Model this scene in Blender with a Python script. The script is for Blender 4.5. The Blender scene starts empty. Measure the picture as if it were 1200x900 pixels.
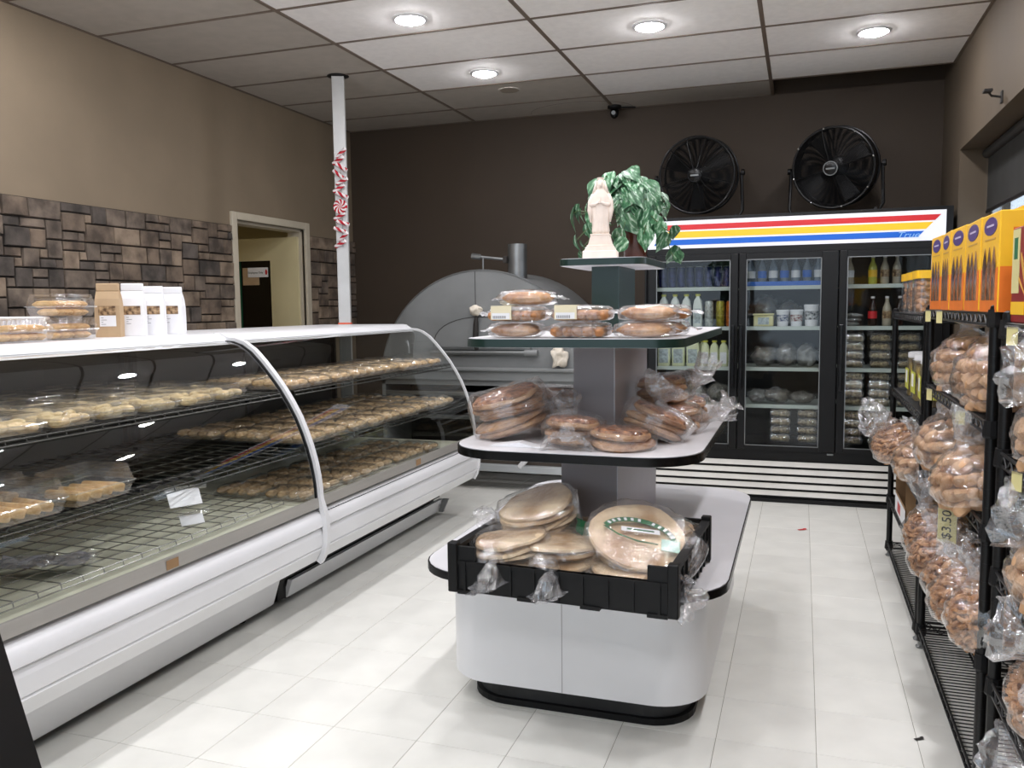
import bpy, bmesh, math, random
from mathutils import Matrix, Vector, noise
rnd = random.Random(7)
C = bpy.context.scene.collection
SC = bpy.context.scene
# ---------------------------------------------------------------- camera
YAW, PITCH, ROLL, FPX = .3312, -.0910, .0119, 988.8
Rm = Matrix.Rotation(YAW, 3, 'Z') @ Matrix.Rotation(PITCH, 3, 'X') @ Matrix.Rotation(ROLL, 3, 'Y')
cam_d = bpy.data.cameras.new('camera'); cam = bpy.data.objects.new('camera', cam_d); C.objects.link(cam)
cr, cf, cu = Rm @ Vector((1, 0, 0)), Rm @ Vector((0, 1, 0)), Rm @ Vector((0, 0, 1))
Mc = Matrix.Identity(4)
for i in range(3):
    Mc[i][0], Mc[i][1], Mc[i][2] = cr[i], cu[i], -cf[i]
Mc[0][3], Mc[1][3], Mc[2][3] = 2.6824, -4.0028, 1.3914
cam.matrix_world = Mc
cam_d.sensor_width = 36; cam_d.lens = FPX / 1200 * 36; cam_d.clip_start = .02
SC.camera = cam
# ---------------------------------------------------------------- world and exposure
W = bpy.data.worlds.new('world'); SC.world = W; W.use_nodes = True
W.node_tree.nodes['Background'].inputs[0].default_value = (.62, .70, .82, 1)
W.node_tree.nodes['Background'].inputs[1].default_value = 1.5
vs = SC.view_settings
vs.view_transform = 'Standard'; vs.look = 'None'; vs.gamma = 1; vs.use_curve_mapping = False; vs.exposure = .95
LAMP = 100.0            # radiance of each ceiling downlight
try:
    SC.cycles.transparent_max_bounces = 32; SC.cycles.max_bounces = 9; SC.cycles.diffuse_bounces = 4
    SC.cycles.caustics_reflective = False; SC.cycles.caustics_refractive = False
    SC.cycles.sample_clamp_indirect = 4
except Exception: pass
# ---------------------------------------------------------------- helpers
def lin(c):
    return tuple((v/255/12.92 if v/255 <= .04045 else ((v/255+.055)/1.055)**2.4) for v in c) + (1,)
class MB:
    def __init__(s): s.v, s.f, s.m = [], [], []
    def add(s, vs, fs, mi=0):
        o = len(s.v); s.v += [tuple(p) for p in vs]; s.f += [tuple(i+o for i in f) for f in fs]; s.m += [mi]*len(fs); return s
    def box(s, x0, x1, y0, y1, z0, z1, mi=0):
        return s.add([(x0,y0,z0),(x1,y0,z0),(x1,y1,z0),(x0,y1,z0),(x0,y0,z1),(x1,y0,z1),(x1,y1,z1),(x0,y1,z1)],
              [(3,2,1,0),(4,5,6,7),(0,1,5,4),(1,2,6,5),(2,3,7,6),(3,0,4,7)], mi)
    def rbox(s, x0, x1, y0, y1, z0, z1, b=.01, seg=2, mi=0):
        bm = bmesh.new(); bmesh.ops.create_cube(bm, size=1)
        for v in bm.verts: v.co = Vector(((x0+x1)/2+v.co.x*(x1-x0), (y0+y1)/2+v.co.y*(y1-y0), (z0+z1)/2+v.co.z*(z1-z0)))
        bmesh.ops.bevel(bm, geom=bm.edges[:], offset=b, segments=seg, profile=.5, affect='EDGES')
        return s.bm(bm, mi)
    def bm(s, bm, mi=0):
        bm.verts.index_update(); s.add([v.co[:] for v in bm.verts], [[v.index for v in f.verts] for f in bm.faces], mi); bm.free(); return s
    def prism(s, poly, ax, a, b, mi=0):
        # poly: 2D points; ax: extrusion axis
        def p(u, v, w): return (w,u,v) if ax == 0 else (u,w,v) if ax == 1 else (u,v,w)
        n = len(poly); vs = [p(u,v,a) for u,v in poly] + [p(u,v,b) for u,v in poly]
        fs = [(i,(i+1)%n,n+(i+1)%n,n+i) for i in range(n)] + [tuple(range(n-1,-1,-1)), tuple(range(n,2*n))]
        return s.add(vs, fs, mi)
    def strip(s, prof, y0, y1, ny=1, mi=0):     # open profile (x,z) swept along y
        n = len(prof); vs = []
        for j in range(ny+1):
            y = y0+(y1-y0)*j/ny; vs += [(x,y,z) for x,z in prof]
        return s.add(vs, [(j*n+i,j*n+i+1,(j+1)*n+i+1,(j+1)*n+i) for j in range(ny) for i in range(n-1)], mi)
    def tube(s, pts, r, n=8, closed=False, mi=0):
        pts = [Vector(p) for p in pts]; N = len(pts); rs = r if isinstance(r, (list, tuple)) else [r]*N
        vs = []; up = None
        for i, p in enumerate(pts):
            a = pts[(i-1) % N] if (closed or i) else p; b = pts[(i+1) % N] if (closed or i < N-1) else p
            t = (b-a); t = t.normalized() if t.length > 1e-9 else Vector((0,0,1))
            if up is None:
                up = Vector((0,0,1)) if abs(t.z) < .9 else Vector((1,0,0))
            u = up - t*up.dot(t)
            u = u.normalized() if u.length > 1e-6 else t.orthogonal().normalized()
            up = u; w = t.cross(u)
            vs += [p + (u*math.cos(2*math.pi*k/n) + w*math.sin(2*math.pi*k/n))*rs[i] for k in range(n)]
        fs = []
        for i in range(N if closed else N-1):
            j = (i+1) % N
            fs += [(i*n+k, i*n+(k+1)%n, j*n+(k+1)%n, j*n+k) for k in range(n)]
        if not closed: fs += [tuple(range(n-1,-1,-1)), tuple((N-1)*n+k for k in range(n))]
        return s.add(vs, fs, mi)
    def lathe(s, prof, n=16, c=(0,0,0), mi=0, cap=True):
        vs = []
        for r, z in prof: vs += [(c[0]+r*math.cos(2*math.pi*k/n), c[1]+r*math.sin(2*math.pi*k/n), c[2]+z) for k in range(n)]
        m = len(prof)
        fs = [(i*n+k,i*n+(k+1)%n,(i+1)*n+(k+1)%n,(i+1)*n+k) for i in range(m-1) for k in range(n)]
        if cap: fs += [tuple(range(n-1,-1,-1)), tuple((m-1)*n+k for k in range(n))]
        return s.add(vs, fs, mi)
    def rings(s, rg, closed_u=True, cap=True, mi=0):
        n = len(rg[0]); vs = [p for r in rg for p in r]; m = len(rg)
        fs = [(i*n+k,i*n+(k+1)%n,(i+1)*n+(k+1)%n,(i+1)*n+k) for i in range(m-1) for k in range(n)]
        if cap: fs += [tuple(range(n-1,-1,-1)), tuple((m-1)*n+k for k in range(n))]
        return s.add(vs, fs, mi)
    def sphere(s, c, r, nu=10, nv=6, mi=0):
        r = r if isinstance(r, (tuple, list)) else (r, r, r)
        return s.rings([[(c[0]+r[0]*math.sin(math.pi*(i+.02)/(nv+.04))*math.cos(2*math.pi*k/nu), c[1]+r[1]*math.sin(math.pi*(i+.02)/(nv+.04))*math.sin(2*math.pi*k/nu), c[2]-r[2]*math.cos(math.pi*(i+.02)/(nv+.04))) for k in range(nu)] for i in range(nv+1)], mi=mi)
    def xf(s, M):
        s.v = [tuple(M @ Vector(p)) for p in s.v]; return s
    def merge(s, o, M=None, mi=None):
        return s.add([tuple(M @ Vector(p)) for p in o.v] if M else o.v, o.f, 0) if mi is None else s.add([tuple(M @ Vector(p)) for p in o.v] if M else o.v, o.f, mi)
    def mesh(s, name, mats, smooth=False):
        me = bpy.data.meshes.new(name); me.from_pydata(s.v, [], s.f)
        mats = mats if isinstance(mats, (list, tuple)) else [mats]
        for m in mats: me.materials.append(m)
        if len(mats) > 1: me.polygons.foreach_set('material_index', s.m)
        bm = bmesh.new(); bm.from_mesh(me); bmesh.ops.recalc_face_normals(bm, faces=bm.faces); bm.to_mesh(me); bm.free()
        if smooth:
            me.polygons.foreach_set('use_smooth', [True]*len(me.polygons))
            if smooth != 'all':
                try: me.set_sharp_from_angle(angle=math.radians(40))
                except Exception: pass
        me.update(); return me
def put(name, me, parent=None, loc=None, rot=None, scale=None):
    o = bpy.data.objects.new(name, me); C.objects.link(o)
    if parent: o.parent = parent
    if loc is not None: o.location = loc
    if rot is not None: o.rotation_euler = rot
    if scale is not None: o.scale = scale if isinstance(scale, (tuple, list)) else (scale,)*3
    return o
def obj(name, mb, mat, parent=None, smooth=False, loc=None, rot=None):
    return put(name, mb.mesh(name, mat, smooth), parent, loc, rot)
def tag(o, label, cat, group=None):
    o['label'] = label; o['category'] = cat
    if group: o['group'] = group
    return o
def thing(name, label, cat, loc=(0,0,0), rot=(0,0,0), group=None):
    o = bpy.data.objects.new(name, None); C.objects.link(o); o.location = loc; o.rotation_euler = rot
    o.empty_display_size = .05
    return tag(o, label, cat, group)
def struct(name, mb, mat, parent=None, smooth=False):
    o = obj(name, mb, mat, parent, smooth)
    if not parent: o['kind'] = 'structure'
    return o
def copy_tree(o, loc=None, rot=None, label=None, group=None, parent=None, scale=None):
    c = o.copy(); C.objects.link(c); c.parent = parent
    if loc is not None: c.location = loc
    if rot is not None: c.rotation_euler = rot
    if scale is not None: c.scale = (scale,)*3 if not isinstance(scale, (tuple, list)) else scale
    if label: c['label'] = label
    if group: c['group'] = group
    for ch in list(o.children): copy_tree(ch, parent=c)
    return c
def rrect(x0, x1, y0, y1, r, n=6):
    p = []
    for cx, cy, a in ((x1-r,y1-r,0),(x0+r,y1-r,90),(x0+r,y0+r,180),(x1-r,y0+r,270)):
        p += [(cx+r*math.cos(math.radians(a+90*k/n)), cy+r*math.sin(math.radians(a+90*k/n))) for k in range(n+1)]
    return p
def text_mesh(body, size, mat, ext=.0004, shear=0):
    cu = bpy.data.curves.new('lettering', 'FONT'); cu.body = body; cu.size = size; cu.extrude = ext; cu.align_x = 'CENTER'; cu.align_y = 'CENTER'; cu.shear = shear; cu.resolution_u = 3
    o = bpy.data.objects.new('lettering', cu); C.objects.link(o)
    bpy.context.view_layer.update()
    me = bpy.data.meshes.new_from_object(o.evaluated_get(bpy.context.evaluated_depsgraph_get()))
    me.materials.clear(); me.materials.append(mat)
    bpy.data.objects.remove(o); bpy.data.curves.remove(cu); me.name = 'lettering'; return me
FRONT = (math.pi/2, 0, 0)                # reads from -Y
LEFTF = (math.pi/2, 0, -math.pi/2)       # reads from -X
RIGHTF = (math.pi/2, 0, math.pi/2)       # reads from +X
# ---------------------------------------------------------------- materials
def nmat(name):
    m = bpy.data.materials.new(name); m.use_nodes = True; nt = m.node_tree; b = nt.nodes['Principled BSDF']; return m, nt, b
def mat(name, col, rough=.5, metal=0, var=0, vscale=8, bump=0, bscale=60, rand=0, stretch=None, spec=None, col2=None, coat=0, detail=4, emit=0):
    m, nt, b = nmat(name); N = nt.nodes; L = nt.links
    c = lin(col); b.inputs['Roughness'].default_value = rough; b.inputs['Metallic'].default_value = metal
    if spec is not None: b.inputs['Specular IOR Level'].default_value = spec
    if coat: b.inputs['Coat Weight'].default_value = coat; b.inputs['Coat Roughness'].default_value = .15
    b.inputs['Base Color'].default_value = c
    tc = N.new('ShaderNodeTexCoord'); src = tc.outputs['Object']
    if stretch:
        mp = N.new('ShaderNodeMapping'); mp.inputs['Scale'].default_value = stretch; L.new(src, mp.inputs[0]); src = mp.outputs[0]
    out = None
    if var or col2:
        nz = N.new('ShaderNodeTexNoise'); nz.inputs['Scale'].default_value = vscale; nz.inputs['Detail'].default_value = detail; L.new(src, nz.inputs[0])
        rp = N.new('ShaderNodeValToRGB'); rp.color_ramp.elements[0].position = .36; rp.color_ramp.elements[1].position = .66
        lo = tuple(max(0, x*(1-var)) for x in c[:3])+(1,); hi = lin(col2) if col2 else tuple(min(1, x*(1+var)) for x in c[:3])+(1,)
        rp.color_ramp.elements[0].color = lo; rp.color_ramp.elements[1].color = hi
        L.new(nz.outputs[0], rp.inputs[0]); out = rp.outputs[0]
    if rand:
        oi = N.new('ShaderNodeObjectInfo'); mr = N.new('ShaderNodeMapRange'); mr.inputs[3].default_value = 1-rand; mr.inputs[4].default_value = 1+rand
        L.new(oi.outputs['Random'], mr.inputs[0])
        hs = N.new('ShaderNodeHueSaturation'); L.new(mr.outputs[0], hs.inputs['Value'])
        if out: L.new(out, hs.inputs['Color'])
        else: hs.inputs['Color'].default_value = c
        out = hs.outputs[0]
    if out: L.new(out, b.inputs['Base Color'])
    if bump:
        nb = N.new('ShaderNodeTexNoise'); nb.inputs['Scale'].default_value = bscale; nb.inputs['Detail'].default_value = 3; L.new(src, nb.inputs[0])
        bp = N.new('ShaderNodeBump'); bp.inputs['Strength'].default_value = bump; bp.inputs['Distance'].default_value = .01; L.new(nb.outputs[0], bp.inputs['Height']); L.new(bp.outputs[0], b.inputs['Normal'])
    if emit: b.inputs['Emission Color'].default_value = c; b.inputs['Emission Strength'].default_value = emit
    return m
def sheet(name, tint=(1,1,1), base=.05, gain=.9, rough=.02, haze=0, hazecol=(235,235,238), bump=0, bscale=30):
    """thin clear sheet: see-through with a view-angle (Schlick) reflection and a little milky haze"""
    m = bpy.data.materials.new(name); m.use_nodes = True; nt = m.node_tree; N = nt.nodes; L = nt.links; N.clear()
    out = N.new('ShaderNodeOutputMaterial'); tr = N.new('ShaderNodeBsdfTransparent'); tr.inputs[0].default_value = tint+(1,)
    gl = N.new('ShaderNodeBsdfGlossy'); gl.inputs['Roughness'].default_value = rough; gl.inputs[0].default_value = (1,1,1,1)
    lw = N.new('ShaderNodeLayerWeight'); lw.inputs[0].default_value = .5
    pw = N.new('ShaderNodeMath'); pw.operation = 'POWER'; pw.inputs[1].default_value = 4; L.new(lw.outputs['Facing'], pw.inputs[0])
    ma = N.new('ShaderNodeMath'); ma.operation = 'MULTIPLY_ADD'; ma.inputs[1].default_value = gain; ma.inputs[2].default_value = base; ma.use_clamp = True; L.new(pw.outputs[0], ma.inputs[0])
    first = tr.outputs[0]
    if haze:
        df = N.new('ShaderNodeBsdfDiffuse'); df.inputs[0].default_value = lin(hazecol); mx0 = N.new('ShaderNodeMixShader')
        tc = N.new('ShaderNodeTexCoord'); nz = N.new('ShaderNodeTexNoise'); nz.inputs['Scale'].default_value = bscale*.6; nz.inputs['Detail'].default_value = 5; L.new(tc.outputs['Object'], nz.inputs[0])
        mr = N.new('ShaderNodeMapRange'); mr.inputs[1].default_value = .35; mr.inputs[2].default_value = .75; mr.inputs[3].default_value = haze*.25; mr.inputs[4].default_value = haze*2; L.new(nz.outputs[0], mr.inputs[0])
        L.new(mr.outputs[0], mx0.inputs[0]); L.new(tr.outputs[0], mx0.inputs[1]); L.new(df.outputs[0], mx0.inputs[2]); first = mx0.outputs[0]
    mx = N.new('ShaderNodeMixShader'); L.new(ma.outputs[0], mx.inputs[0]); L.new(first, mx.inputs[1]); L.new(gl.outputs[0], mx.inputs[2]); L.new(mx.outputs[0], out.inputs[0])
    if bump:
        tc = N.new('ShaderNodeTexCoord'); nz = N.new('ShaderNodeTexNoise'); nz.inputs['Scale'].default_value = bscale; nz.inputs['Detail'].default_value = 4; L.new(tc.outputs['Object'], nz.inputs[0])
        bp = N.new('ShaderNodeBump'); bp.inputs['Strength'].default_value = bump; bp.inputs['Distance'].default_value = .010; L.new(nz.outputs[0], bp.inputs['Height'])
        L.new(bp.outputs[0], gl.inputs['Normal']); L.new(bp.outputs[0], lw.inputs['Normal'])
    return m
def glow(name, col, s):
    m = bpy.data.materials.new(name); m.use_nodes = True; nt = m.node_tree; nt.nodes.clear()
    e = nt.nodes.new('ShaderNodeEmission'); e.inputs[0].default_value = lin(col); e.inputs[1].default_value = s
    o = nt.nodes.new('ShaderNodeOutputMaterial'); nt.links.new(e.outputs[0], o.inputs[0]); return m
M = {}
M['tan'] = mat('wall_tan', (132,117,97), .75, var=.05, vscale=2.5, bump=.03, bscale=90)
M['brown'] = mat('wall_brown', (64,52,40), .7, var=.05, vscale=2, bump=.03, bscale=90)
M['cream'] = mat('cream_paint', (212,200,158), .6, var=.04, vscale=3)
M['trim'] = mat('trim_paint', (196,186,166), .5, var=.03)
M['joint'] = mat('tile_joint', (150,144,132), .8)
M['floor'] = mat('floor_vinyl', (236,235,228), .3, var=.04, vscale=5, rand=.025, bump=.015, bscale=12, spec=.4, detail=6)
M['tile'] = mat('ceiling_tile', (247,243,240), .85, var=.03, vscale=25, rand=.05, bump=.12, bscale=160)
M['tile_grey'] = mat('ceiling_tile_aged', (180,172,162), .85, var=.04, vscale=12, rand=.05, bump=.12, bscale=160)
M['tee'] = mat('ceiling_grid', (112,98,86), .6, rand=.03)
M['void'] = mat('ceiling_void', (52,50,50), .9)
M['mortar'] = mat('stone_joint', (50,45,41), .9)
M['wiredark'] = mat('dark_wire', (70,70,66), .35, metal=.6)
def stonemat(n, a, b): return mat(n, a, .85, var=.35, vscale=9, col2=b, rand=.12, bump=.35, bscale=25, detail=8)
M['st'] = [stonemat('stone_grey', (90,79,70), (124,110,97)), stonemat('stone_brown', (94,81,70), (128,111,95)), stonemat('stone_tan', (120,103,87), (150,132,113)), stonemat('stone_dark', (72,65,59), (96,87,80))]
M['white'] = mat('white_enamel', (226,226,228), .3, var=.02, vscale=3, spec=.5)
M['whitetop'] = mat('white_laminate', (229,228,231), .35, var=.02, vscale=4)
M['metal'] = mat('brushed_steel', (178,174,168), .35, metal=.35, var=.06, vscale=20, stretch=(1,.05,1))
M['chrome'] = mat('chrome_wire', (150,150,146), .3, metal=.9, rand=.03)
M['black'] = mat('black_plastic', (12,12,13), .5, var=.1, vscale=12, spec=.3)
M['tan_shade'] = mat('wall_tan_shaded', (90,78,63), .75, var=.05, vscale=2.5, bump=.03, bscale=90)  # same tan wall paint, darkened so the colour carries the right wall's shade
M['blackm'] = mat('black_metal', (11,11,12), .38, var=.1, vscale=12, spec=.35)
M['blackgloss'] = mat('black_gloss_trim', (8,8,9), .25, spec=.4)
M['pan'] = mat('case_floor_enamel', (226,225,204), .35, var=.04, vscale=4)
M['darkpanel'] = mat('dark_back_panel', (40,41,40), .4, var=.15, vscale=3)
M['glass'] = sheet('display_glass', (.95,.965,.955), .05, .9, .012)
M['cglass'] = sheet('cooler_glass', (.86,.88,.88), .022, .7, .02)
M['clear'] = sheet('clear_plastic', (.97,.97,.97), .10, .8, .06, haze=.05, bump=.25, bscale=30)
M['film'] = sheet('film_bag', (.98,.98,.98), .13, .7, .05, haze=.05, bump=.55, bscale=42)
M['tail'] = sheet('film_tail', (.98,.98,.98), .19, .75, .07, haze=.19, bump=.6, bscale=46)
M['grey'] = mat('grey_laminate', (152,146,147), .45, var=.02, vscale=4)
M['lam'] = mat('pale_grey_laminate', (224,224,231), .4, var=.02, vscale=4)
M['green'] = mat('dark_green_edge', (20,44,38), .3)
M['crust'] = mat('baked_biscuit', (212,172,120), .7, var=.2, vscale=22, col2=(240,212,166), rand=.10, bump=.3, bscale=70)
M['pale'] = mat('pale_biscuit', (216,186,132), .7, var=.15, vscale=25, col2=(234,212,166), rand=.08, bump=.3, bscale=80)
M['golden'] = mat('golden_sponge', (224,176,112), .75, var=.14, vscale=30, col2=(240,204,146), rand=.07, bump=.3, bscale=90)
M['loaf'] = mat('toasted_biscuit', (186,124,74), .6, var=.25, vscale=18, col2=(222,170,116), rand=.08, bump=.25, bscale=60)
M['pita'] = mat('flatbread', (208,166,120), .7, var=.3, vscale=11, col2=(240,218,184), rand=.08, bump=.35, bscale=35, detail=6)
M['spiral'] = mat('sesame_bread', (172,122,88), .6, var=.3, vscale=18, col2=(218,176,136), rand=.08, bump=.8, bscale=55)
M['topping'] = mat('nut_topping', (140,78,50), .35, var=.4, vscale=60, col2=(214,156,116), bump=.9, bscale=70)
M['nut'] = mat('brown_taralli', (190,132,84), .5, var=.3, vscale=30, col2=(222,168,116), bump=.2, bscale=60)
M['roll'] = mat('bread_roll', (204,152,106), .6, var=.22, vscale=14, col2=(228,190,150), rand=.1, bump=.2, bscale=40)
M['kraft'] = mat('kraft_paper', (188,160,126), .75, var=.06, vscale=10, bump=.06, bscale=30)
M['paper'] = mat('white_paper', (240,240,243), .6, var=.02, vscale=10, bump=.04, bscale=20)
M['photo'] = mat('printed_photo', (120,84,54), .4, var=.5, vscale=60, col2=(196,164,124))
M['ink'] = mat('dark_ink', (40,40,44), .6)
M['cardb'] = mat('cardboard', (150,118,84), .8, var=.08, vscale=12)
M['ytag'] = mat('price_tag', (216,206,146), .55, var=.03)
M['oven'] = mat('oven_grey', (134,136,136), .5, metal=.25, var=.08, vscale=3, bump=.05, bscale=30)
M['ovend'] = mat('oven_dark', (38,34,31), .7, var=.2, vscale=6)
M['steel'] = mat('dull_steel', (140,142,142), .35, metal=.8, var=.1, vscale=10)
M['rag'] = mat('white_rag', (232,222,206), .9, var=.06, vscale=20, bump=.3, bscale=60)
M['stone'] = mat('plaster_white', (238,224,212), .6, var=.04, vscale=30)
M['pot'] = mat('brown_glaze', (74,36,26), .18, var=.2, vscale=10)
M['soil'] = mat('soil', (46,34,26), .95, bump=.4)
M['stem'] = mat('plant_stem', (78,96,58), .6)
M['red'] = mat('red_print', (206,38,44), .4); M['yellow'] = mat('yellow_print', (250,196,40), .4); M['blue'] = mat('blue_print', (10,96,200), .4)
M['red_lit'] = mat('sign_red', (206,38,44), .4, emit=.10); M['yellow_lit'] = mat('sign_yellow', (250,196,40), .4, emit=.10); M['blue_lit'] = mat('sign_blue', (10,96,200), .4, emit=.10)
M['signw'] = mat('sign_white', (240,240,246), .4, emit=.10)
M['orange'] = mat('orange_print', (232,122,40), .45, var=.06, vscale=20); M['ybox'] = mat('yellow_carton', (246,192,44), .4, var=.04, vscale=12)
M['maroon'] = mat('dark_red_carton', (140,36,34), .4, var=.06, vscale=10); M['gold'] = mat('gold_print', (208,160,70), .4)
M['purple'] = mat('purple_logo', (70,50,120), .4); M['greenp'] = mat('green_print', (40,110,70), .45); M['lgreen'] = mat('pale_green_print', (170,206,190), .45)
M['candyr'] = mat('candy_red', (190,30,48), .25); M['candyw'] = mat('candy_white', (240,232,232), .25)
M['orangering'] = mat('orange_tape', (226,96,60), .5)
M['pole'] = mat('pole_paint', (196,196,194), .35, metal=.2, var=.05, vscale=8)
M['lens'] = glow('downlight_lens', (252,251,255), LAMP)
M['board'] = mat('black_board', (18,18,19), .4, var=.15, vscale=5)
M['shade'] = mat('roller_shade', (44,44,42), .8, var=.12, vscale=6)
M['louver'] = mat('louvre_white', (226,224,218), .4, var=.05, vscale=6)
M['cool_in'] = mat('cooler_liner', (44,46,45), .6)
M['cshelf'] = mat('cooler_shelf', (206,214,206), .4)
M['cable'] = mat('black_cable', (16,16,16), .5)
# ================================================================ THE ROOM
XL, XR, YB, YF, CE = -1.21, 3.62, 2.90, -5.6, 2.979
# floor: joint-coloured base with separate vinyl tiles
fl = struct('floor', MB().box(XL-.1, XR+.1, YF, YB+.1, -.08, -.0015), M['joint'])
T = .305; FX0 = 2.444
tme = MB().rbox(-T/2+.0009, T/2-.0009, -T/2+.0009, T/2-.0009, -.004, 0, .0008, 1).mesh('floor_tile', M['floor'])
rest = MB()
for i in range(-12, 5):
    for j in range(-5, 22):
        x = FX0+(i+.5)*T; y = -4.2+(j+.5)*T+.12
        if x < XL+.1 or x > XR+.05 or y > YB: continue
        if .1 < x < XR and -2.9 < y < 2.6: put('floor_tile', tme, fl, (x, y, 0), (0, 0, rnd.choice((0, math.pi/2))))
        else: rest.merge(MB().box(-T/2+.001, T/2-.001, -T/2+.001, T/2-.001, -.004, 0), Matrix.Translation((x, y, 0)))
o = obj('floor_tiles_hidden', rest, M['floor'], fl); o['kind'] = 'stuff'; o.name = 'edge_tiles'
# ceiling: dark void above a suspended grid of separate tiles
ce = struct('ceiling', MB().box(XL-.3, XR+.3, YF, YB+.3, CE+.22, CE+.30), M['void'])
cols = [(XL, 0), (0, 1.22), (1.22, 2.44), (2.44, XR)]
rows = [(.61*k, .61*(k+1)) for k in range(-9, 4)] + [(2.44, YB)]
for ci, (a, b) in enumerate(cols):
    for (c, d) in rows:
        if ci == 3 and c > 2.4: continue            # open bay over the cooler
        new = ci in (1, 2, 3) and not (c > 1.8 and ci == 1) and not (c > 2.4 and ci == 2)
        me = MB().rbox(a+.008, b-.008, c+.008, d-.008, CE+.001, CE+.016, .004, 1).mesh('ceiling_tile', M['tile'] if new else M['tile_grey'])
        put('ceiling_tile', me, ce)
for x in (0, 1.22, 2.44): put('ceiling_main_tee', MB().box(x-.012, x+.012, YF, YB, CE-.004, CE+.03).mesh('ceiling_main_tee', M['tee']), ce)
for (c, d) in rows:
    for (a, b) in cols: put('ceiling_cross_tee', MB().box(a+.012, b-.012, c-.009, c+.009, CE-.003, CE+.03).mesh('ceiling_cross_tee', M['tee']), ce)
put('ceiling_wall_angle', MB().box(XL, XL+.018, YF, YB, CE-.004, CE+.0).mesh('ceiling_wall_angle', M['tee']), ce)
put('ceiling_wall_angle', MB().box(XR-.018, XR, YF, 2.44, CE-.004, CE+.0).mesh('ceiling_wall_angle', M['tee']), ce)
put('ceiling_wall_angle', MB().box(XL, 2.44, YB-.018, YB, CE-.004, CE+.0).mesh('ceiling_wall_angle', M['tee']), ce)
put('ceiling_stain_ring', MB().tube([(.95+.42*math.cos(t*.16), 2.86+.30*math.sin(t*.16)*-1, CE+.0005) for t in range(0, 20)], .002, 4).mesh('stain', M['tee']), ce).name = 'ceiling_scuff'
# walls
wb = struct('wall_back', MB().box(XL-.2, XR+.3, YB, YB+.15, 0, CE+.25), M['brown'])
SW0, SW1, SX0, SX1 = .45, 2.55, -.9, 3.3
wf = struct('wall_front', MB().box(XL-.2, SX0, YF-.15, YF, 0, CE+.25).box(SX1, XR+.3, YF-.15, YF, 0, CE+.25).box(SX0, SX1, YF-.15, YF, 0, SW0).box(SX0, SX1, YF-.15, YF, SW1, CE+.25), M['tan'])
w2 = bpy.data.objects.new('window_2', None); C.objects.link(w2); w2['kind'] = 'structure'
fr = MB().box(SX0, SX1, YF-.10, YF-.04, SW0, SW0+.06).box(SX0, SX1, YF-.10, YF-.04, SW1-.06, SW1)
for x in (SX0, .45, 1.9, SX1-.06): fr.box(x, x+.06, YF-.10, YF-.04, SW0+.06, SW1-.06)
obj('window_frame', fr, mat('shopfront_frame', (60,60,62), .4), w2)
for a_, b_ in ((SX0+.06,.45),(.51,1.9),(1.96,SX1-.06)): obj('window_pane', MB().box(a_, b_, YF-.073, YF-.067, SW0+.06, SW1-.06), M['cglass'], w2)
DY0, DY1, DZ = 1.20, 2.09, 2.045
wl = struct('wall_left', MB().box(XL-.12, XL, YF, DY0, 0, CE+.25).box(XL-.12, XL, DY1, YB, 0, CE+.25).box(XL-.12, XL, DY0, DY1, DZ, CE+.25), M['tan'])
WZ0, WZ1, WY = 1.50, 2.36, 2.16
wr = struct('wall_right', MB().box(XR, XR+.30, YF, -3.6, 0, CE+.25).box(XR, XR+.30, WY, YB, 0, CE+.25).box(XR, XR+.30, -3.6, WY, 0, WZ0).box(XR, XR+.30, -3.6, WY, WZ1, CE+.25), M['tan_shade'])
# stone veneer on the left wall, each stone its own piece
U = .053; ZT = 2.0; GZ = 16
def stones(ya, yb):
    put('stone_backing', MB().box(XL, XL+.006, ya, yb, ZT-GZ*U, ZT).mesh('stone_backing', M['mortar']), wl)
    ny = int(round((yb-ya)/U)); u = (yb-ya)/ny; occ = [[False]*GZ for _ in range(ny)]
    sizes = [(2,2),(3,2),(2,1),(2,2),(4,2),(3,2),(2,1),(3,1),(3,2),(4,1),(2,2)]
    for k in range(GZ-1, -1, -1):
        for i in range(ny):
            if occ[i][k]: continue
            opts = sizes[:]; rnd.shuffle(opts); opts.append((1,1))
            for w, h in opts:
                if i+w > ny or k-h+1 < 0: continue
                if any(occ[i+a][k-b] for a in range(w) for b in range(h)): continue
                break
            for a in range(w):
                for b in range(h): occ[i+a][k-b] = True
            y0, y1 = ya+i*u+.003, ya+(i+w)*u-.003; z1, z0 = ZT-(GZ-1-k)*U-.003, ZT-(GZ-1-k+h)*U+.003
            d = .012+rnd.random()*.012
            bm = bmesh.new(); bmesh.ops.create_cube(bm, size=1)
            for v in bm.verts:
                f = v.co.x > 0
                v.co = Vector((XL+.004+(d if f else 0)+(rnd.uniform(-.003,.003) if f else 0), (y0+y1)/2+v.co.y*(y1-y0-(.004 if f else 0))+(rnd.uniform(-.0015,.0015) if f else 0), (z0+z1)/2+v.co.z*(z1-z0-(.004 if f else 0))))
            bmesh.ops.bevel(bm, geom=[e for e in bm.edges if all(v.co.x > XL+.008 for v in e.verts)], offset=.003, segments=1, affect='EDGES')
            put('stone', MB().bm(bm).mesh('stone', M['st'][rnd.choice((0,0,1,1,2,2,3))]), wl)
stones(-1.35, 1.14); stones(2.15, YB)
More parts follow.
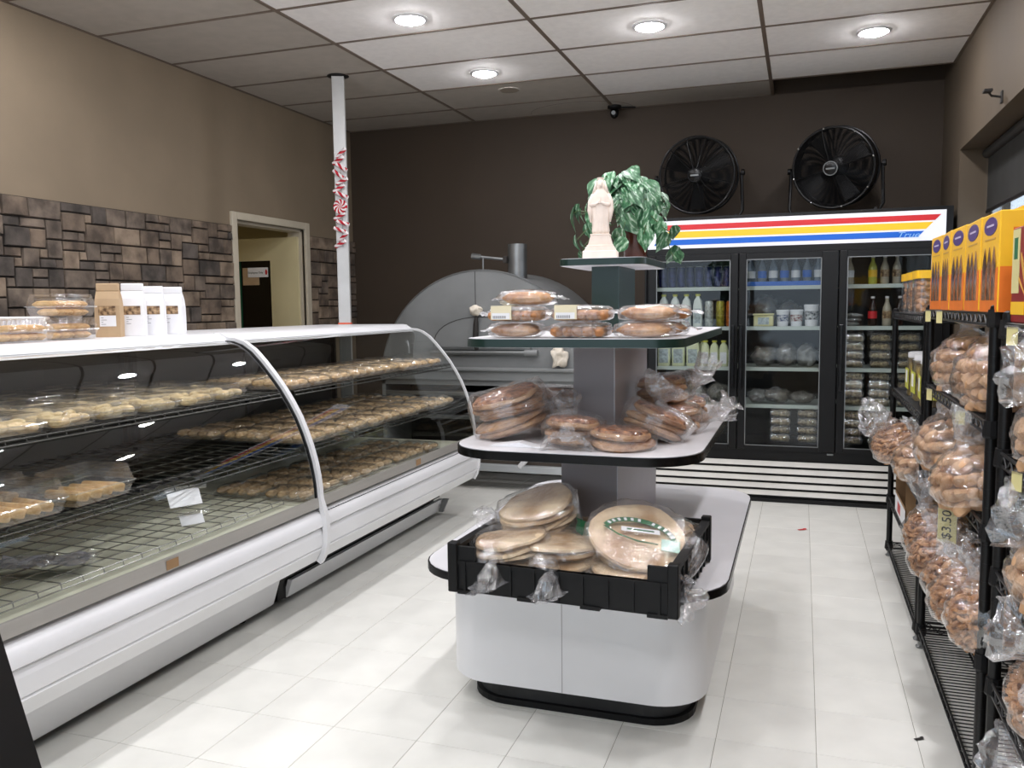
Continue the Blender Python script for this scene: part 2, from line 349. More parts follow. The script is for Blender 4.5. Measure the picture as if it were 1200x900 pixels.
# doorway with casing and the open door
d1 = bpy.data.objects.new('door_1', None); C.objects.link(d1); d1['kind'] = 'structure'
cs = .055
obj('door_casing', MB().rbox(XL-.02, XL+.022, DY0-.06, DY0, 0, DZ+cs, .006).rbox(XL-.02, XL+.022, DY1, DY1+.06, 0, DZ+cs, .006).rbox(XL-.02, XL+.022, DY0, DY1, DZ, DZ+cs, .006), M['trim'], d1)
obj('door_jamb', MB().box(XL-.14, XL-.02, DY0, DY0+.02, 0, DZ).box(XL-.14, XL-.02, DY1-.02, DY1, 0, DZ).box(XL-.14, XL-.02, DY0, DY1, DZ-.02, DZ), M['trim'], d1)
lx0, lx1, ly = XL-.68, XL-.04, DY1-.045
ww0, ww1, wz0, wz1 = lx0+.055, lx1-.262, 1.0, 1.80
leaf = obj('door_leaf', MB().box(lx0, lx1, ly, ly+.04, .01, wz0).box(lx0, lx1, ly, ly+.04, wz1, DZ-.06).box(lx0, ww0, ly, ly+.04, wz0, wz1).box(ww1, lx1, ly, ly+.04, wz0, wz1), M['cream'], d1)
obj('door_window_pane', MB().box(ww0, ww1, ly+.015, ly+.022, wz0, wz1), mat('door_dark_glass', (26,22,19), .08), leaf)
obj('door_window_bead', MB().box(ww0, ww0+.022, ly+.004, ly+.015, wz0, wz1), mat('green_bead', (30,84,56), .4), leaf)
obj('paper_notice', MB().box(ww0+.04, ww0+.2, ly+.011, ly+.0148, 1.60, 1.745), M['kraft'], leaf)
sg = obj('door_sign', MB().box(ww0+.095, ww1-.03, ly+.006, ly+.010, 1.665, 1.745), M['paper'], leaf)
put('sign_lettering', text_mesh('Employees Only', .0225, M['ink']), sg, ((ww0+ww1)/2+.010, ly+.0055, 1.703), FRONT)
obj('sign_symbol', MB().prism([(ww1-.052,1.685),(ww1-.040,1.685),(ww1-.034,1.705),(ww1-.041,1.728),(ww1-.051,1.728),(ww1-.056,1.705)], 1, ly+.0045, ly+.006), M['red'], sg)
obj('door_knob', MB().sphere((lx0+.05, ly-.045, 1.0), .026).tube([(lx0+.05, ly, 1.0), (lx0+.05, ly-.03, 1.0)], .012), M['steel'], leaf, True)
struct('wall_passage', MB().box(-3.6, -3.5, -.2, 3.6, 0, 2.7).box(-3.6, XL-.12, 2.95, 3.05, 0, 2.7).box(-3.6, XL-.12, .2, .3, 0, 2.7), M['cream'])
struct('floor_passage', MB().box(-3.6, XL-.1, .2, 3.0, -.08, -.001), M['joint'])
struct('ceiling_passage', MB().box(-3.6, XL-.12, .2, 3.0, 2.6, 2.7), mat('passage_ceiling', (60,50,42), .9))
pl = thing('passage_lamp', 'small ceiling lamp in the passage behind the open door', 'lamp', (-2.1, .9, 2.6))
obj('lamp_body', MB().lathe([(.13,0),(.13,-.03),(.11,-.04)], 20), M['white'], pl)
obj('lamp_diffuser', MB().lathe([(.10,-.0405),(.06,-.055),(.01,-.06)], 20), glow('passage_glow', (255,232,190), 16), pl)
# window in the right wall with roller shade
w1 = bpy.data.objects.new('window_1', None); C.objects.link(w1); w1['kind'] = 'structure'
wx = XR+.19
fr = MB().box(wx, wx+.05, -3.6, WY, WZ0, WZ0+.05).box(wx, wx+.05, -3.6, WY, WZ1-.05, WZ1)
for y in (-3.6, -2.2, -.75, .7, WY-.05): fr.box(wx, wx+.05, y, y+.05, WZ0+.05, WZ1-.05)
obj('window_frame', fr, mat('window_aluminium', (214,216,218), .35, metal=.3), w1)
for a, b in ((-3.55,-2.2),(-2.15,-.75),(-.70,.7),(.75,WY-.05)): obj('window_pane', MB().box(wx+.02, wx+.026, a, b, WZ0+.05, WZ1-.05), M['cglass'], w1)
rs = thing('roller_shade', 'dark grey roller shade pulled part way down the window', 'shade', (XR+.165, 0, WZ1-.03))
obj('shade_fabric', MB().box(-.004, .0, -3.55, WY-.02, -.36, .0), M['shade'], rs)
obj('shade_roll', MB().tube([(-.01,-3.56,-.005),(-.01,WY-.015,-.005)], .03, 12), M['shade'], rs, True)
obj('hem_bar', MB().rbox(-.010, .004, -3.55, WY-.02, -.38, -.36, .003), M['black'], rs)
sn = thing('wall_bracket', 'small brown bracket sticking out of the wall above the window', 'bracket', (XR, .95, WZ1+.06))
obj('arm', MB().tube([(0,0,0),(-.05,0,.01),(-.07,-.02,.03)], .006, 6), M['ovend'], sn); obj('plate', MB().rbox(-.008,0,-.02,.02,-.03,.03,.003), M['ovend'], sn)
obj('clip', MB().rbox(-.09,-.05,-.04,.015,.025,.04,.004), M['ovend'], sn)
# ceiling downlights
def downlight(x, y, label, group=None):
    t = thing('downlight', label, 'ceiling light', (x, y, CE), group=group)
    obj('trim_ring', MB().lathe([(.078,-.001),(.098,-.001),(.098,-.006),(.082,-.012),(.078,-.008)], 28, cap=False), M['white'], t, True)
    obj('lens', MB().lathe([(.0005,-.032),(.030,-.0295),(.055,-.021),(.070,-.011),(.077,-.002)], 28, cap=False), M['lens'], t)
LG = 'round downlights in the tiled ceiling'
downlight(.61, 1.525, 'lit round downlight closest to the round ceiling speaker', LG)
downlight(.61, .37, 'lit round downlight over the walkway between glass cases and stepped stand', LG)
downlight(1.83, .96, 'lit round downlight over the tall potted plant stand', LG)
downlight(3.05, 1.53, 'lit round downlight in front of the missing tile over the cooler', LG)
for x, y in ((.61,-.9),(.61,-2.14),(-.6,-.92),(-.6,-2.14),(3.05,.3),(3.05,-.9),(3.05,-2.14),(3.05,-3.4),(1.83,-.3),(1.83,-1.5),(1.83,-2.75),(1.83,-4.2),(.61,-4.6),(3.05,-4.6)):
    downlight(x, y, 'lit round downlight in the front part of the tiled ceiling', LG)
sp = thing('ceiling_speaker', 'flat round speaker grille set in a ceiling tile', 'speaker', (.62, 2.02, CE))
obj('speaker_rim', MB().lathe([(.072,0),(.085,0),(.082,-.006),(.072,-.006)], 24, cap=False), M['tile_grey'], sp, True)
obj('speaker_grille', MB().lathe([(.0005,-.004),(.072,-.004)], 24, cap=False), mat('speaker_cloth', (150,138,124), .8, bump=.4, bscale=300), sp)
sc = thing('security_camera', 'small black dome camera where ceiling grid meets the brown wall', 'camera', (1.235, 2.80, CE))
obj('mount', MB().lathe([(.055,0),(.055,-.02),(.03,-.03)], 16), M['black'], sc, True); obj('bracket_arm', MB().tube([(.05,.02,-.012),(.16,.05,-.012)], .006), M['black'], sc)
obj('dome', MB().sphere((0,0,-.055), (.035,.035,.045), 14, 8), M['blackgloss'], sc, True)
obj('lens_ring', MB().lathe([(.012,0),(.016,0),(.016,.006)], 12, (0,0,0)).xf(Matrix.Translation((0,-.034,-.06)) @ Matrix.Rotation(math.pi/2,4,'X')), M['steel'], sc)
# support pole with garland
po = thing('support_pole', 'pale square metal post rising from counter top to ceiling', 'post', (-.352, 1.237, 0))
obj('shaft', MB().rbox(-.041, .041, -.041, .041, .0, CE+.001, .004).xf(Matrix.Rotation(math.radians(25),4,'Z')), M['pole'], po)
obj('ceiling_collar', MB().lathe([(.052,CE-.012),(.075,CE-.004),(.075,CE)], 16), M['black'], po)
obj('base_ring', MB().prism(rrect(-.046,.046,-.046,.046,.006,2), 2, 1.286, 1.296).xf(Matrix.Rotation(math.radians(25),4,'Z')), M['orangering'], po)
ga = thing('candy_garland', 'red and white striped candy garland hanging down the metal post', 'garland', (-.325, 1.182, 1.82))
caneA, caneB = MB(), MB()
def stripe_stick(L=.085, r=.009, nseg=12, twist=2.2):
    mb = MB(); rg = []
    for i in range(nseg+1):
        rg.append([(r*math.cos(2*math.pi*(k/8)+i*twist/nseg*2), r*math.sin(2*math.pi*(k/8)+i*twist/nseg*2), -L/2+L*i/nseg) for k in range(8)])
    n = 8; vs = [p for q in rg for p in q]; mb.v = vs
    for i in range(nseg):
        for k in range(n): mb.f.append((i*n+k,i*n+(k+1)%n,(i+1)*n+(k+1)%n,(i+1)*n+k)); mb.m.append(1 if (k//2) % 2 else 0)
    mb.f += [tuple(range(n-1,-1,-1)), tuple(nseg*n+k for k in range(n))]; mb.m += [0,0]; return mb
stick = stripe_stick().mesh('candy_stick', [M['candyw'], M['candyr']], True)
hook = MB().merge(stripe_stick(.06)); hk = []
swirl = MB()
for k in range(16):
    a0, a1 = 2*math.pi*k/16, 2*math.pi*(k+1)/16
    pts = [(0,0)]; 
    inner = [(.05*t*math.cos(a0+.9*t), .05*t*math.sin(a0+.9*t)) for t in (.15,.4,.7,1)]; outer = [(.05*t*math.cos(a1+.9*t), .05*t*math.sin(a1+.9*t)) for t in (1,.7,.4,.15)]
    pl_ = [(0,0)]+inner+outer; n = len(pl_)
    swirl.prism([(x, z) for x, z in pl_], 1, -.008, .008, k % 2)
swirl = swirl.mesh('peppermint_swirl', [M['candyw'], M['candyr']])
obj('garland_wire', MB().tube([(0,.008,0),(.004,.008,.3),(-.004,.008,.64)], .002, 5), M['chrome'], ga)
zz = .02
for i in range(14):
    z = .63-i*.047
    if 7 <= i <= 8:
        if i == 7: put('peppermint_swirl', swirl, ga, (.0, -.012, z-.03))
        continue
    put('candy_stick', stick, ga, ((-1)**i*.012, -.004, z), (rnd.uniform(-.2,.2), math.radians(62*(-1)**(i//2)+rnd.uniform(-14,14)), 0), (1.5,1.5,1.05))
# ================================================================ GLASS DISPLAY CASES
GP = [(.175,1.250),(.215,1.247),(.262,1.232),(.310,1.200),(.358,1.152),(.410,1.092),(.455,1.036),(.498,.970),(.535,.905),(.565,.835),(.588,.770),(.606,.705),(.618,.645),(.625,.590),(.628,.535)]
SY, EY = -.735, 1.20
def offset(pr, d):
    o = []
    for i, (x, z) in enumerate(pr):
        a = Vector(pr[max(0,i-1)]); b = Vector(pr[min(len(pr)-1,i+1)]); t = (b-a).normalized(); o.append((x-t.y*d*-1*-1, z+t.x*d)) if False else o.append((x+(-t.y)*d, z+t.x*d))
    return o
def rib(y0, y1, th, mb=None, short=False):
    mb = mb or MB(); pr = list(GP) if short else GP + [(.640,.500),(.654,.445),(.656,.390),(.652,.330),(.640,.285),(.618,.248)]
    pr = [(.10,1.272),(.14,1.268)] + pr
    a, b = offset(pr, th), offset(pr, -.006)
    return mb.prism(a + b[::-1], 1, y0, y1)
def wire_shelf(x0, x1, y0, y1, z, px, py, r=.0024):
    mb = MB()
    n = max(1, int(round((y1-y0)/py)))
    for i in range(n+1):
        y = y0+(y1-y0)*i/n
        mb.tube([(x0,y,z),(x1,y,z),(x1+.006,y,z-.02)], r, 5)
    n = max(1, int(round((x1-x0)/px)))
    for i in range(n+1): x = x0+(x1-x0)*i/n; mb.tube([(x,y0,z-.004),(x,y1,z-.004)], r*1.15, 5)
    mb.tube([(x1+.006,y0,z-.02),(x1+.006,y1,z-.02)], r*1.2, 5)
    return mb
def case(y0, y1, label, first):
    t = thing('display_case', label, 'display case', (0, 0, 0))
    g = .012
    obj('top_panel', MB().prism([(-.50,1.245),(-.50,1.285),(.115,1.285),(.140,1.281),(.166,1.266),(.178,1.252),(.172,1.246)], 1, y0+.002, y1-.002), M['white'], t, True)
    obj('top_rail', MB().prism([(.13,1.245),(.185,1.249),(.185,1.243),(.20,1.236),(.13,1.236)], 1, y0+.01, y1-.01), M['white'], t)
    obj('front_glass', MB().strip(GP, y0+g, y1-g, 1), M['glass'], t, 'all')
    obj('glass_sill', MB().prism([(.560,.500),(.622,.545),(.634,.545),(.638,.500),(.600,.485)], 1, y0+.004, y1-.004), M['metal'], t)
    b_ = obj('bumper', MB().prism([(.560,.492),(.612,.490),(.640,.470),(.652,.440),(.654,.415),(.640,.405),(.560,.405)], 1, y0+.004, y1-.004), M['white'], t, True)
    obj('apron', MB().prism([(.500,.404),(.640,.404),(.648,.380),(.648,.325),(.640,.318),(.646,.312),(.612,.252),(.500,.252)], 1, y0+.004, y1-.004), M['white'], t)
    if first:
        obj('kick_panel', MB().prism([(.400,.040),(.386,.030),(.448,.250),(.470,.250)], 1, y0+.004, y1-.05), M['white'], t)
    else:
        obj('kick_panel', MB().prism([(.37,.030),(.392,.030),(.424,.118),(.40,.118)], 1, y0+.07, y1-.09), M['white'], t)
        obj('grille_slot', MB().box(.25, .405, y0+.004, y1-.10, .13, .252).prism([(.36,.03),(.385,.03),(.39,.13),(.36,.13)], 1, y0+.003, y0+.07), M['blackm'], t)
        sc_ = MB()
        for i in range(int((y1-y0-.1)/.022)): sc_.box(.628, .641, y0+.06+i*.022, y0+.072+i*.022, .4725, .4745)
        obj('air_slots', sc_, M['blackm'], t)
        obj('end_bracket', MB().prism([(.40,.03),(.43,.03),(.47,.12),(.43,.12)], 1, y1-.11, y1-.09), M['steel'], t)
    obj('under_base', MB().box(-.46, .36, y0+.01, y1-(.05 if first else .1), .02, .252).box(-.46, .5, y0+.01, y1-.02, .252, .405), M['blackm'], t)
    for yy in (y0+.15, y1-.2): obj('foot', MB().lathe([(.03,0),(.03,.012),(.015,.015),(.015,.03)], 10, (.32, yy, 0)), M['black'], t)
    obj('case_floor', MB().box(-.46, .560, y0+.006, y1-.006, .478, .496), M['pan'], t)
    obj('floor_lip', MB().prism([(.545,.4965),(.600,.515),(.60,.52),(.545,.502)], 1, y0+.01, y1-.01), M['metal'], t)
    obj('floor_gasket', MB().box(.515, .522, y0+.05, y1-.3, .4961, .4995), M['black'], t)
    obj('maker_plate', MB().box(.6375, .6385, y0+(.95 if first else 1.0), y0+(1.01 if first else 1.06), .505, .538), M['cardb'], t)
    obj('back_panel', MB().box(-.47, -.445, y0+.006, y1-.006, .40, 1.245), M['darkpanel'], t)
    obj('back_door_rail', MB().box(-.445, -.43, y0+.01, y1-.01, .50, .53).box(-.445, -.43, (y0+y1)/2-.03, (y0+y1)/2+.03, .53, 1.24).box(-.445, -.43, y0+.01, y1-.01, 1.215, 1.245), M['blackm'], t)
    for z, x1 in ((1.02, .478), (.77, .570)):
        s = obj('wire_shelf', wire_shelf(-.36, x1, y0+.06, y1-.05, z, .12, .072), M['wiredark'], t)
        br = MB()
        for yy in ((y0+.5, (y0+y1)/2+.15, y1-.28) if first else (y0+.25, y1-.42)):
            br.prism([(-.40,z-.03),(x1-.12,z-.028),(x1-.09,z-.008),(-.40,z-.008)], 1, yy-.006, yy+.006)
        obj('shelf_bracket', br, M['blackm'], s)
        obj('shelf_edge', MB().box(-.37, -.33, y0+.05, y1-.05, z-.02, z-.008), M['blackm'], s)
    if first: obj('wire_floor_rack', wire_shelf(-.36, .47, y0+.06, y1-.05, .535, .085, .085, .0021), M['chrome'], t)
    for yy in (y0+.03, y1-.03): obj('shelf_upright', MB().box(-.43, -.40, yy-.012, yy+.012, .50, 1.24), M['blackm'], t)
    ep = [(-.44,.497)] + [(x-.004,z) for x, z in GP[::-1]] + [(-.44,1.245)]
    if first:
        obj('joint_rib', rib(y1-.014, y1+.014, .018), M['white'], t, True)
        obj('rib_gasket', rib(y1+.014, y1+.019, .006, short=True).merge(rib(y1-.026, y1-.014, .003, short=True)), M['blackm'], t)
        obj('end_panel', MB().prism([(-.47,.25)]+[(x,z) for x, z in GP[::-1]]+[(-.47,1.245)], 1, y0-.02, y0), M['black'], t)
    else:
        obj('end_glass', MB().prism(ep[:1]+ep[1:], 1, y1-.016, y1-.010), M['glass'], t)
        obj('end_trim', rib(y1-.012, y1+.004, .008), M['white'], t, True)
        obj('end_lower_panel', MB().prism([(-.46,.405),(-.46,.25),(.60,.25),(.635,.32),(.638,.40),(.60,.495),(-.46,.495)], 1, y1-.006, y1), M['white'], t)
        obj('corner_plug', MB().lathe([(.012,0),(.012,.006)], 10).xf(Matrix.Translation((.645,y1+.004,.455)) @ Matrix.Rotation(math.pi/2,4,'Y')), M['blackm'], t)
    return t
case(-2.67, SY, 'long curved-glass white bakery case with half empty wire shelves', True)
case(SY, EY, 'curved-glass white bakery case beside the oven, shelves packed with wrapped pastries', False)
# ---- packaged pastries
def biscuit(lx, r, flat=.75, n=8, wob=.08, seed=0):
    q = random.Random(seed); rg = []
    for i in range(7):
        t = -1+2*i/6; s = max(.12, (1-abs(t)**3)**.5)
        rg.append([(t*lx/2, r*s*math.cos(2*math.pi*k/n)*(1+q.uniform(-wob,wob)), flat*r+flat*r*s*math.sin(2*math.pi*k/n)*(1+q.uniform(-wob,wob))) for k in range(n)])
    return MB().rings(rg)
def roundcookie(r, h, n=12, seed=0):
    q = random.Random(seed)
    return MB().rings([[(r*s*math.cos(2*math.pi*k/n), r*s*math.sin(2*math.pi*k/n), z) for k in range(n)] for s, z in ((.85,0),(1,h*.3),(.93,h*.7),(.6,h*.95),(.1,h))])
def softbox(x0, x1, y0, y1, z0, z1, amp=.004, seed=0, nx=8, ny=6, nz=2, r=.012):
    """rounded film wrap with crinkles"""
    bm = bmesh.new(); bmesh.ops.create_cube(bm, size=1)
    bmesh.ops.subdivide_edges(bm, edges=bm.edges[:], cuts=4, use_grid_fill=True)
    for v in bm.verts:
        c = v.co*2; k = 4.0; l = (abs(c.x)**k+abs(c.y)**k+abs(c.z)**k)**(1/k); c = c/l if l > 1 else c
        p = Vector(((x0+x1)/2+c.x*(x1-x0)/2, (y0+y1)/2+c.y*(y1-y0)/2, (z0+z1)/2+c.z*(z1-z0)/2))
        p += noise.noise_vector(p*38+Vector((seed*3.1,0,0)))*amp; p.z = max(p.z, z0); v.co = p
    return MB().bm(bm)
FING = [biscuit(.084, .0215, .8, seed=i).mesh('biscuit', M['crust'], True) for i in range(3)]
PALE = [roundcookie(.032, .026, seed=i).mesh('cookie', M['pale'], True) for i in range(2)] + [biscuit(.06, .02, .8, seed=9).mesh('cookie', M['pale'], True)]
def pastry_pack(label, group, loc, seed=0, rows=4):
    t = thing('pastry_pack', label, 'pastry pack', loc, (0, 0, rnd.uniform(-.04,.04)), group)
    put('tray', TRAY, t); put('film_wrap', WRAP[seed % 3], t)
    for i in range(rows):
        for j in range(2):
            put('biscuit', FING[(i+j+seed) % 3], t, (-.088+i*.176/(rows-1), -.042+j*.084, .006), (rnd.uniform(-.08,.08), 0, math.pi/2+rnd.uniform(-.15,.15)))
    return t
TRAY = MB().box(-.115, .115, -.085, .085, .0005, .003).box(-.115, -.113, -.085, .085, .003, .02).box(.113, .115, -.085, .085, .003, .02).mesh('tray', M['clear'])
WRAP = [softbox(-.12, .12, -.09, .09, 0, .052, .004, s).mesh('film_wrap', M['film'], 'all') for s in range(3)]
proto = pastry_pack('x', 'x', (0,0,0)); 
def clone(p, loc, rot, label, group, scale=None): return copy_tree(p, loc, rot, label, group, scale=scale)
protos = [proto, pastry_pack('x', 'x', (0,0,0), 1), pastry_pack('x', 'x', (0,0,0), 2)]
used = []
def place(protos, k, loc, rot, label, group, scale=None):
    p = protos[k % len(protos)]
    if p.name not in used:
        used.append(p.name); p.location = loc; p.rotation_euler = rot; p['label'] = label; p['group'] = group
        if scale: p.scale = (scale,)*3
        return p
    return clone(p, loc, rot, label, group, scale)
k = 0
for z, xs, n, nm, y0 in ((1.024, (.345,.085), 9, 'top', -.60), (.774, (.44,.18,-.08), 9, 'middle', -.60), (.502, (.40,.14), 8, 'bottom', -.60)):
    for x in xs:
        for i in range(n):
            rw = ('row along the glass', 'second row back', 'rearmost row')[xs.index(x)]
            place(protos, k, (x+rnd.uniform(-.012,.012), y0+i*.196+rnd.uniform(-.008,.008), z), (0, 0, rnd.uniform(-.06,.06)),
                  'wrapped pastry tray, %s of %s shelf, case by the oven' % (rw, nm), 'wrapped pastry trays, %s of the %s shelf' % (rw, nm)); k += 1
def clamshell(w, d, h):
    def fr(a, z0, b, z1): 
        return [[(sx*(w/2-a), sy*(d/2-a), z0) for sx, sy in ((-1,-1),(1,-1),(1,1),(-1,1))], [(sx*(w/2-b), sy*(d/2-b), z1) for sx, sy in ((-1,-1),(1,-1),(1,1),(-1,1))]]
    tray = MB(); r = fr(.014, .001, .003, h*.45); tray.rings([r[0], r[1]], cap=False); tray.add(r[0], [(0,1,2,3)])
    lid = MB(); r = fr(.003, h*.47, .014, h); lid.rings([r[0], r[1]], cap=False); lid.add(r[1], [(3,2,1,0)])
    rim = MB()
    for z in (h*.455,): rim.tube([(sx*w/2, sy*d/2, z) for sx, sy in ((-1,-1),(1,-1),(1,1),(-1,1))], .0022, 4, True)
    return tray.mesh('clear_tray', M['clear']), lid.mesh('clear_lid', M['clear']), rim.mesh('rim', M['clear'])
CB = clamshell(.185, .165, .062)
def cookie_box(seed):
    t = thing('cookie_box', 'x', 'cookie box'); put('clear_tray', CB[0], t); l = put('clear_lid', CB[1], t); put('rim', CB[2], l)
    for i in range(3):
        for j in range(3):
            put('cookie', PALE[(i*3+j+seed) % 3], t, (-.052+i*.052, -.046+j*.046, .004+.008*((i+j+seed) % 2)), (rnd.uniform(-.2,.2), rnd.uniform(-.2,.2), rnd.uniform(0,3)))
    return t
cbs = [cookie_box(i) for i in range(3)]
k = 0
CR = {.37: 'row along the glass', .17: 'second row from the glass', -.03: 'third row from the glass', -.23: 'rearmost row'}
for x in (.37, .17, -.03, -.23):
    for i in range(8):
        place(cbs, k, (x+rnd.uniform(-.01,.01), -2.50+i*.205+rnd.uniform(-.01,.01)+(.03 if x < .3 else 0), 1.024), (0, 0, rnd.uniform(-.08,.08)),
              'clear box of pale cookies, %s, half empty case top shelf' % CR[x], 'pale cookie boxes, %s' % CR[x]); k += 1
# ladyfinger clamshells
SPONGE = [biscuit(.105, .021, .62, wob=.03, seed=20+i).mesh('ladyfinger', M['golden'], True) for i in range(2)]
SLAB = MB().rbox(-.055, .055, -.021, .021, 0, .026, .007).mesh('sponge_slice', M['golden'], True)
LF = clamshell(.20, .155, .088)
def lady_box(label, loc, rot, group=None, slab=False):
    t = thing('ladyfinger_box', label, 'cookie box', loc, rot, group); put('clear_tray', LF[0], t); l = put('clear_lid', LF[1], t); put('rim', LF[2], l)
    for lay in range(2):
        for i in range(4 if slab else 5):
            if slab:
                if lay: continue
                put('sponge_slice', SLAB, t, (-.058+i*.038, rnd.uniform(-.006,.006), .010), (math.radians(18), 0, math.pi/2+rnd.uniform(-.1,.1)))
            else: put('ladyfinger', SPONGE[(i+lay) % 2], t, (-.070+i*.035, rnd.uniform(-.008,.008), .004+lay*.030), (0, 0, math.pi/2+rnd.uniform(-.08,.08)), (1.1,.72,1.1))
    return t
HB = math.pi/2
lady_box('clear box of ladyfingers on the counter, lower one of the pair', (-.045, -1.445, 1.2855), (0,0,HB+.03))
lady_box('clear box of ladyfingers stacked on top of another box', (-.050, -1.447, 1.3738), (0,0,HB+.02))
lady_box('clear box of cookies on the counter in front of the white ribbed basket', (.02, -1.715, 1.2855), (0,0,HB), )
G_ = 'boxes of sponge slices on the middle shelf of the half empty case'
for i, (x, y) in enumerate(((.44,-2.42),(.44,-2.14),(.44,-1.86),(.22,-2.36),(.22,-2.08))):
    lady_box('clear box of golden sponge slices on the middle shelf of the half empty case', (x, y, .774), (0, 0, HB+rnd.uniform(-.06,.06)), G_, True).scale = (1.3, 1.25, 1.2)
# white ribbed basket at the counter edge
rb = thing('ribbed_basket', 'white ribbed plastic basket on the counter behind a cookie box', 'basket', (-.16, -1.66, 1.2855))
for i in range(13): obj('rib', MB().box(-.004,.004,-.003,.003,0,.085).xf(Matrix.Translation((.10,-.12+i*.02,0)) @ Matrix.Rotation(.22,4,'Y')), M['paper'], rb)
obj('basket_base', MB().rbox(-.11,.115,-.135,.135,0,.006,.002), M['paper'], rb); obj('basket_rim', MB().tube([(.12,-.14,.085),(.12,.14,.085),(-.12,.14,.085),(-.12,-.14,.085)], .006, 6, True), M['paper'], rb)
obj('basket_back', MB().box(-.122,-.116,-.135,.135,.004,.085).box(-.118,.112,.133,.137,.004,.085).box(-.118,.112,-.137,-.133,.004,.085), M['paper'], rb)
# paper bags
def paper_bag(label, x, y, m, rz, h=.225):
    t = thing('paper_bag', label, 'paper bag', (x, y, 1.2855), (0,0,rz), 'paper bags on the counter' if m is M['paper'] else None)
    w, d = .098, .066
    sec = [(0,1,1),(.06,1.02,1.03),(.13,1,1),(.16,.97,.8),(.185,.93,.45),(.20,.9,.16)]
    rg = []
    for z, sx, sy in sec:
        a, b = w/2*sx, d/2*sy; rg.append([(-a,-b,z*h/.225),(0,-b-.001,z*h/.225),(a,-b,z*h/.225),(a-.004*(sy < 1),0,z*h/.225),(a,b,z*h/.225),(0,b,z*h/.225),(-a,b,z*h/.225),(-a+.004*(sy < 1),0,z*h/.225)])
    body = obj('bag_body', MB().rings(rg), m, t)
    obj('folded_top', MB().rbox(-w/2*.92, w/2*.92, -.013, .006, .192*h/.225, .225*h/.225, .004), m, t)
    obj('photo_label', MB().box(-.034,.034,-d/2-.0025,-d/2-.0012,.092,.13), M['photo'], t)
    lb = obj('text_label', MB().box(-.030,.034,-d/2-.0024,-d/2-.0011,.045,.090), M['paper'], t)
    for i, ww in enumerate((.010,.022,.008,.018)): obj('print_line', MB().box(-.024,-.024+ww,-d/2-.0029,-d/2-.0024,.080-i*.009,.0815-i*.009), M['ink'], lb)
    return t
paper_bag('brown kraft paper bag with white label standing on the counter', -.085, -1.172, M['kraft'], .52)
paper_bag('white paper bag right beside the brown kraft bag', -.085, -1.035, M['paper'], .58, .228)
paper_bag('white paper bag between two other white bags', -.085, -.915, M['paper'], .55, .218)
paper_bag('white paper bag at the end of the row nearest the doorway', -.085, -.79, M['paper'], .42, .217)
# things lying in the half empty case
pb = thing('folded_bag', 'crumpled clear plastic bag on the wire floor of the half empty case', 'plastic bag', (.24, -1.86, .538), (0,0,.5))
def crumple(nx, ny, sx, sy, amp, seed, m=None):
    mb = MB(); vs = []
    for i in range(nx+1):
        for j in range(ny+1):
            p = Vector((-sx/2+sx*i/nx, -sy/2+sy*j/ny, 0)); nv = noise.noise_vector(p*22+Vector((seed,seed*2,0)))
            vs.append((p.x+nv.x*amp*.6, p.y+nv.y*amp*.6, abs(nv.z)*amp*2+.001))
    return mb.add(vs, [(i*(ny+1)+j,(i+1)*(ny+1)+j,(i+1)*(ny+1)+j+1,i*(ny+1)+j+1) for i in range(nx) for j in range(ny)])
obj('film', crumple(16, 10, .34, .16, .022, 3), M['tail'], pb); obj('bag_lining', crumple(12, 8, .30, .13, .012, 8), mat('grey_film', (150,150,156), .3), pb)
for nm, loc, rot, w, h, lab in (('price_card', (.555,-1.52,.71), (math.radians(58),0,math.radians(62)), .12, .065, 'blank white price card hanging from the middle shelf edge'), ('price_card', (.50,-1.42,.60), (math.radians(58),0,math.radians(62)), .09, .04, 'small white card under the hanging price card')):
    t = thing(nm, lab, 'card', loc, rot); obj('card', MB().rbox(-w/2,w/2,-h/2,h/2,0,.002,.0008,1), M['paper'], t)
    obj('card_holder', MB().box(-w/2-.004,w/2+.03,h/2-.004,h/2+.012,-.004,.004), M['clear'], t)
# black slanted board in front of the near end of the case
ab = thing('slanted_board', 'black slanted board standing at the near end of the half empty case', 'board', (1.144, -3.02, 0))
def lean(x0, x1): return MB().prism([(x0,0),(x0+.03*(1 if x1 > x0 else 1),0),(x1+.012,.86),(x1-.012,.86)], 1, -.22, .22)
obj('board_panel', lean(.262, .0), M['board'], ab); obj('board_panel', lean(-.26, -.0), M['board'], ab); obj('hinge', MB().box(-.02,.02,-.2,.2,.855,.87), M['steel'], ab)
# ================================================================ OVEN
ov = thing('barrel_oven', 'grey half-barrel bread oven against the brown wall', 'oven', (.39, 1.95, 0))
R, CZ = .84, .83
arc = [(R*math.cos(math.radians(a)), CZ+R*math.sin(math.radians(a))) for a in range(0, 181, 5)]
obj('barrel_shell', MB().strip(arc, .02, .90, 1), M['oven'], ov, 'all')
obj('front_plate', MB().prism(arc + [(-R,.80),(R,.80)], 1, .0, .02), M['oven'], ov)
obj('shell_edge', MB().tube([(x, 0, z) for x, z in arc], .006, 6), M['steel'], ov, True)
obj('front_seam', MB().box(-.04,-.036,-.002,0,1.16,1.66), M['ovend'], ov)
aa = [(-.385+.385*1.0*(1-math.cos(math.radians(a))) , 1.08+.24*math.sin(math.radians(a))**.75) for a in range(0, 181, 10)]
obj('arched_door', MB().prism([(x-.0, z) for x, z in aa], 1, -.012, 0), M['oven'], ov)
obj('door_outline', MB().tube([(x, -.012, z) for x, z in aa], .0028, 6), M['ovend'], ov, True)
obj('door_handle', MB().tube([(-.02,-.03,1.33),(-.02,-.045,1.26),(-.025,-.045,1.16),(-.022,-.03,1.075)], [.012,.02,.022,.016], 10), M['ovend'], ov, True)
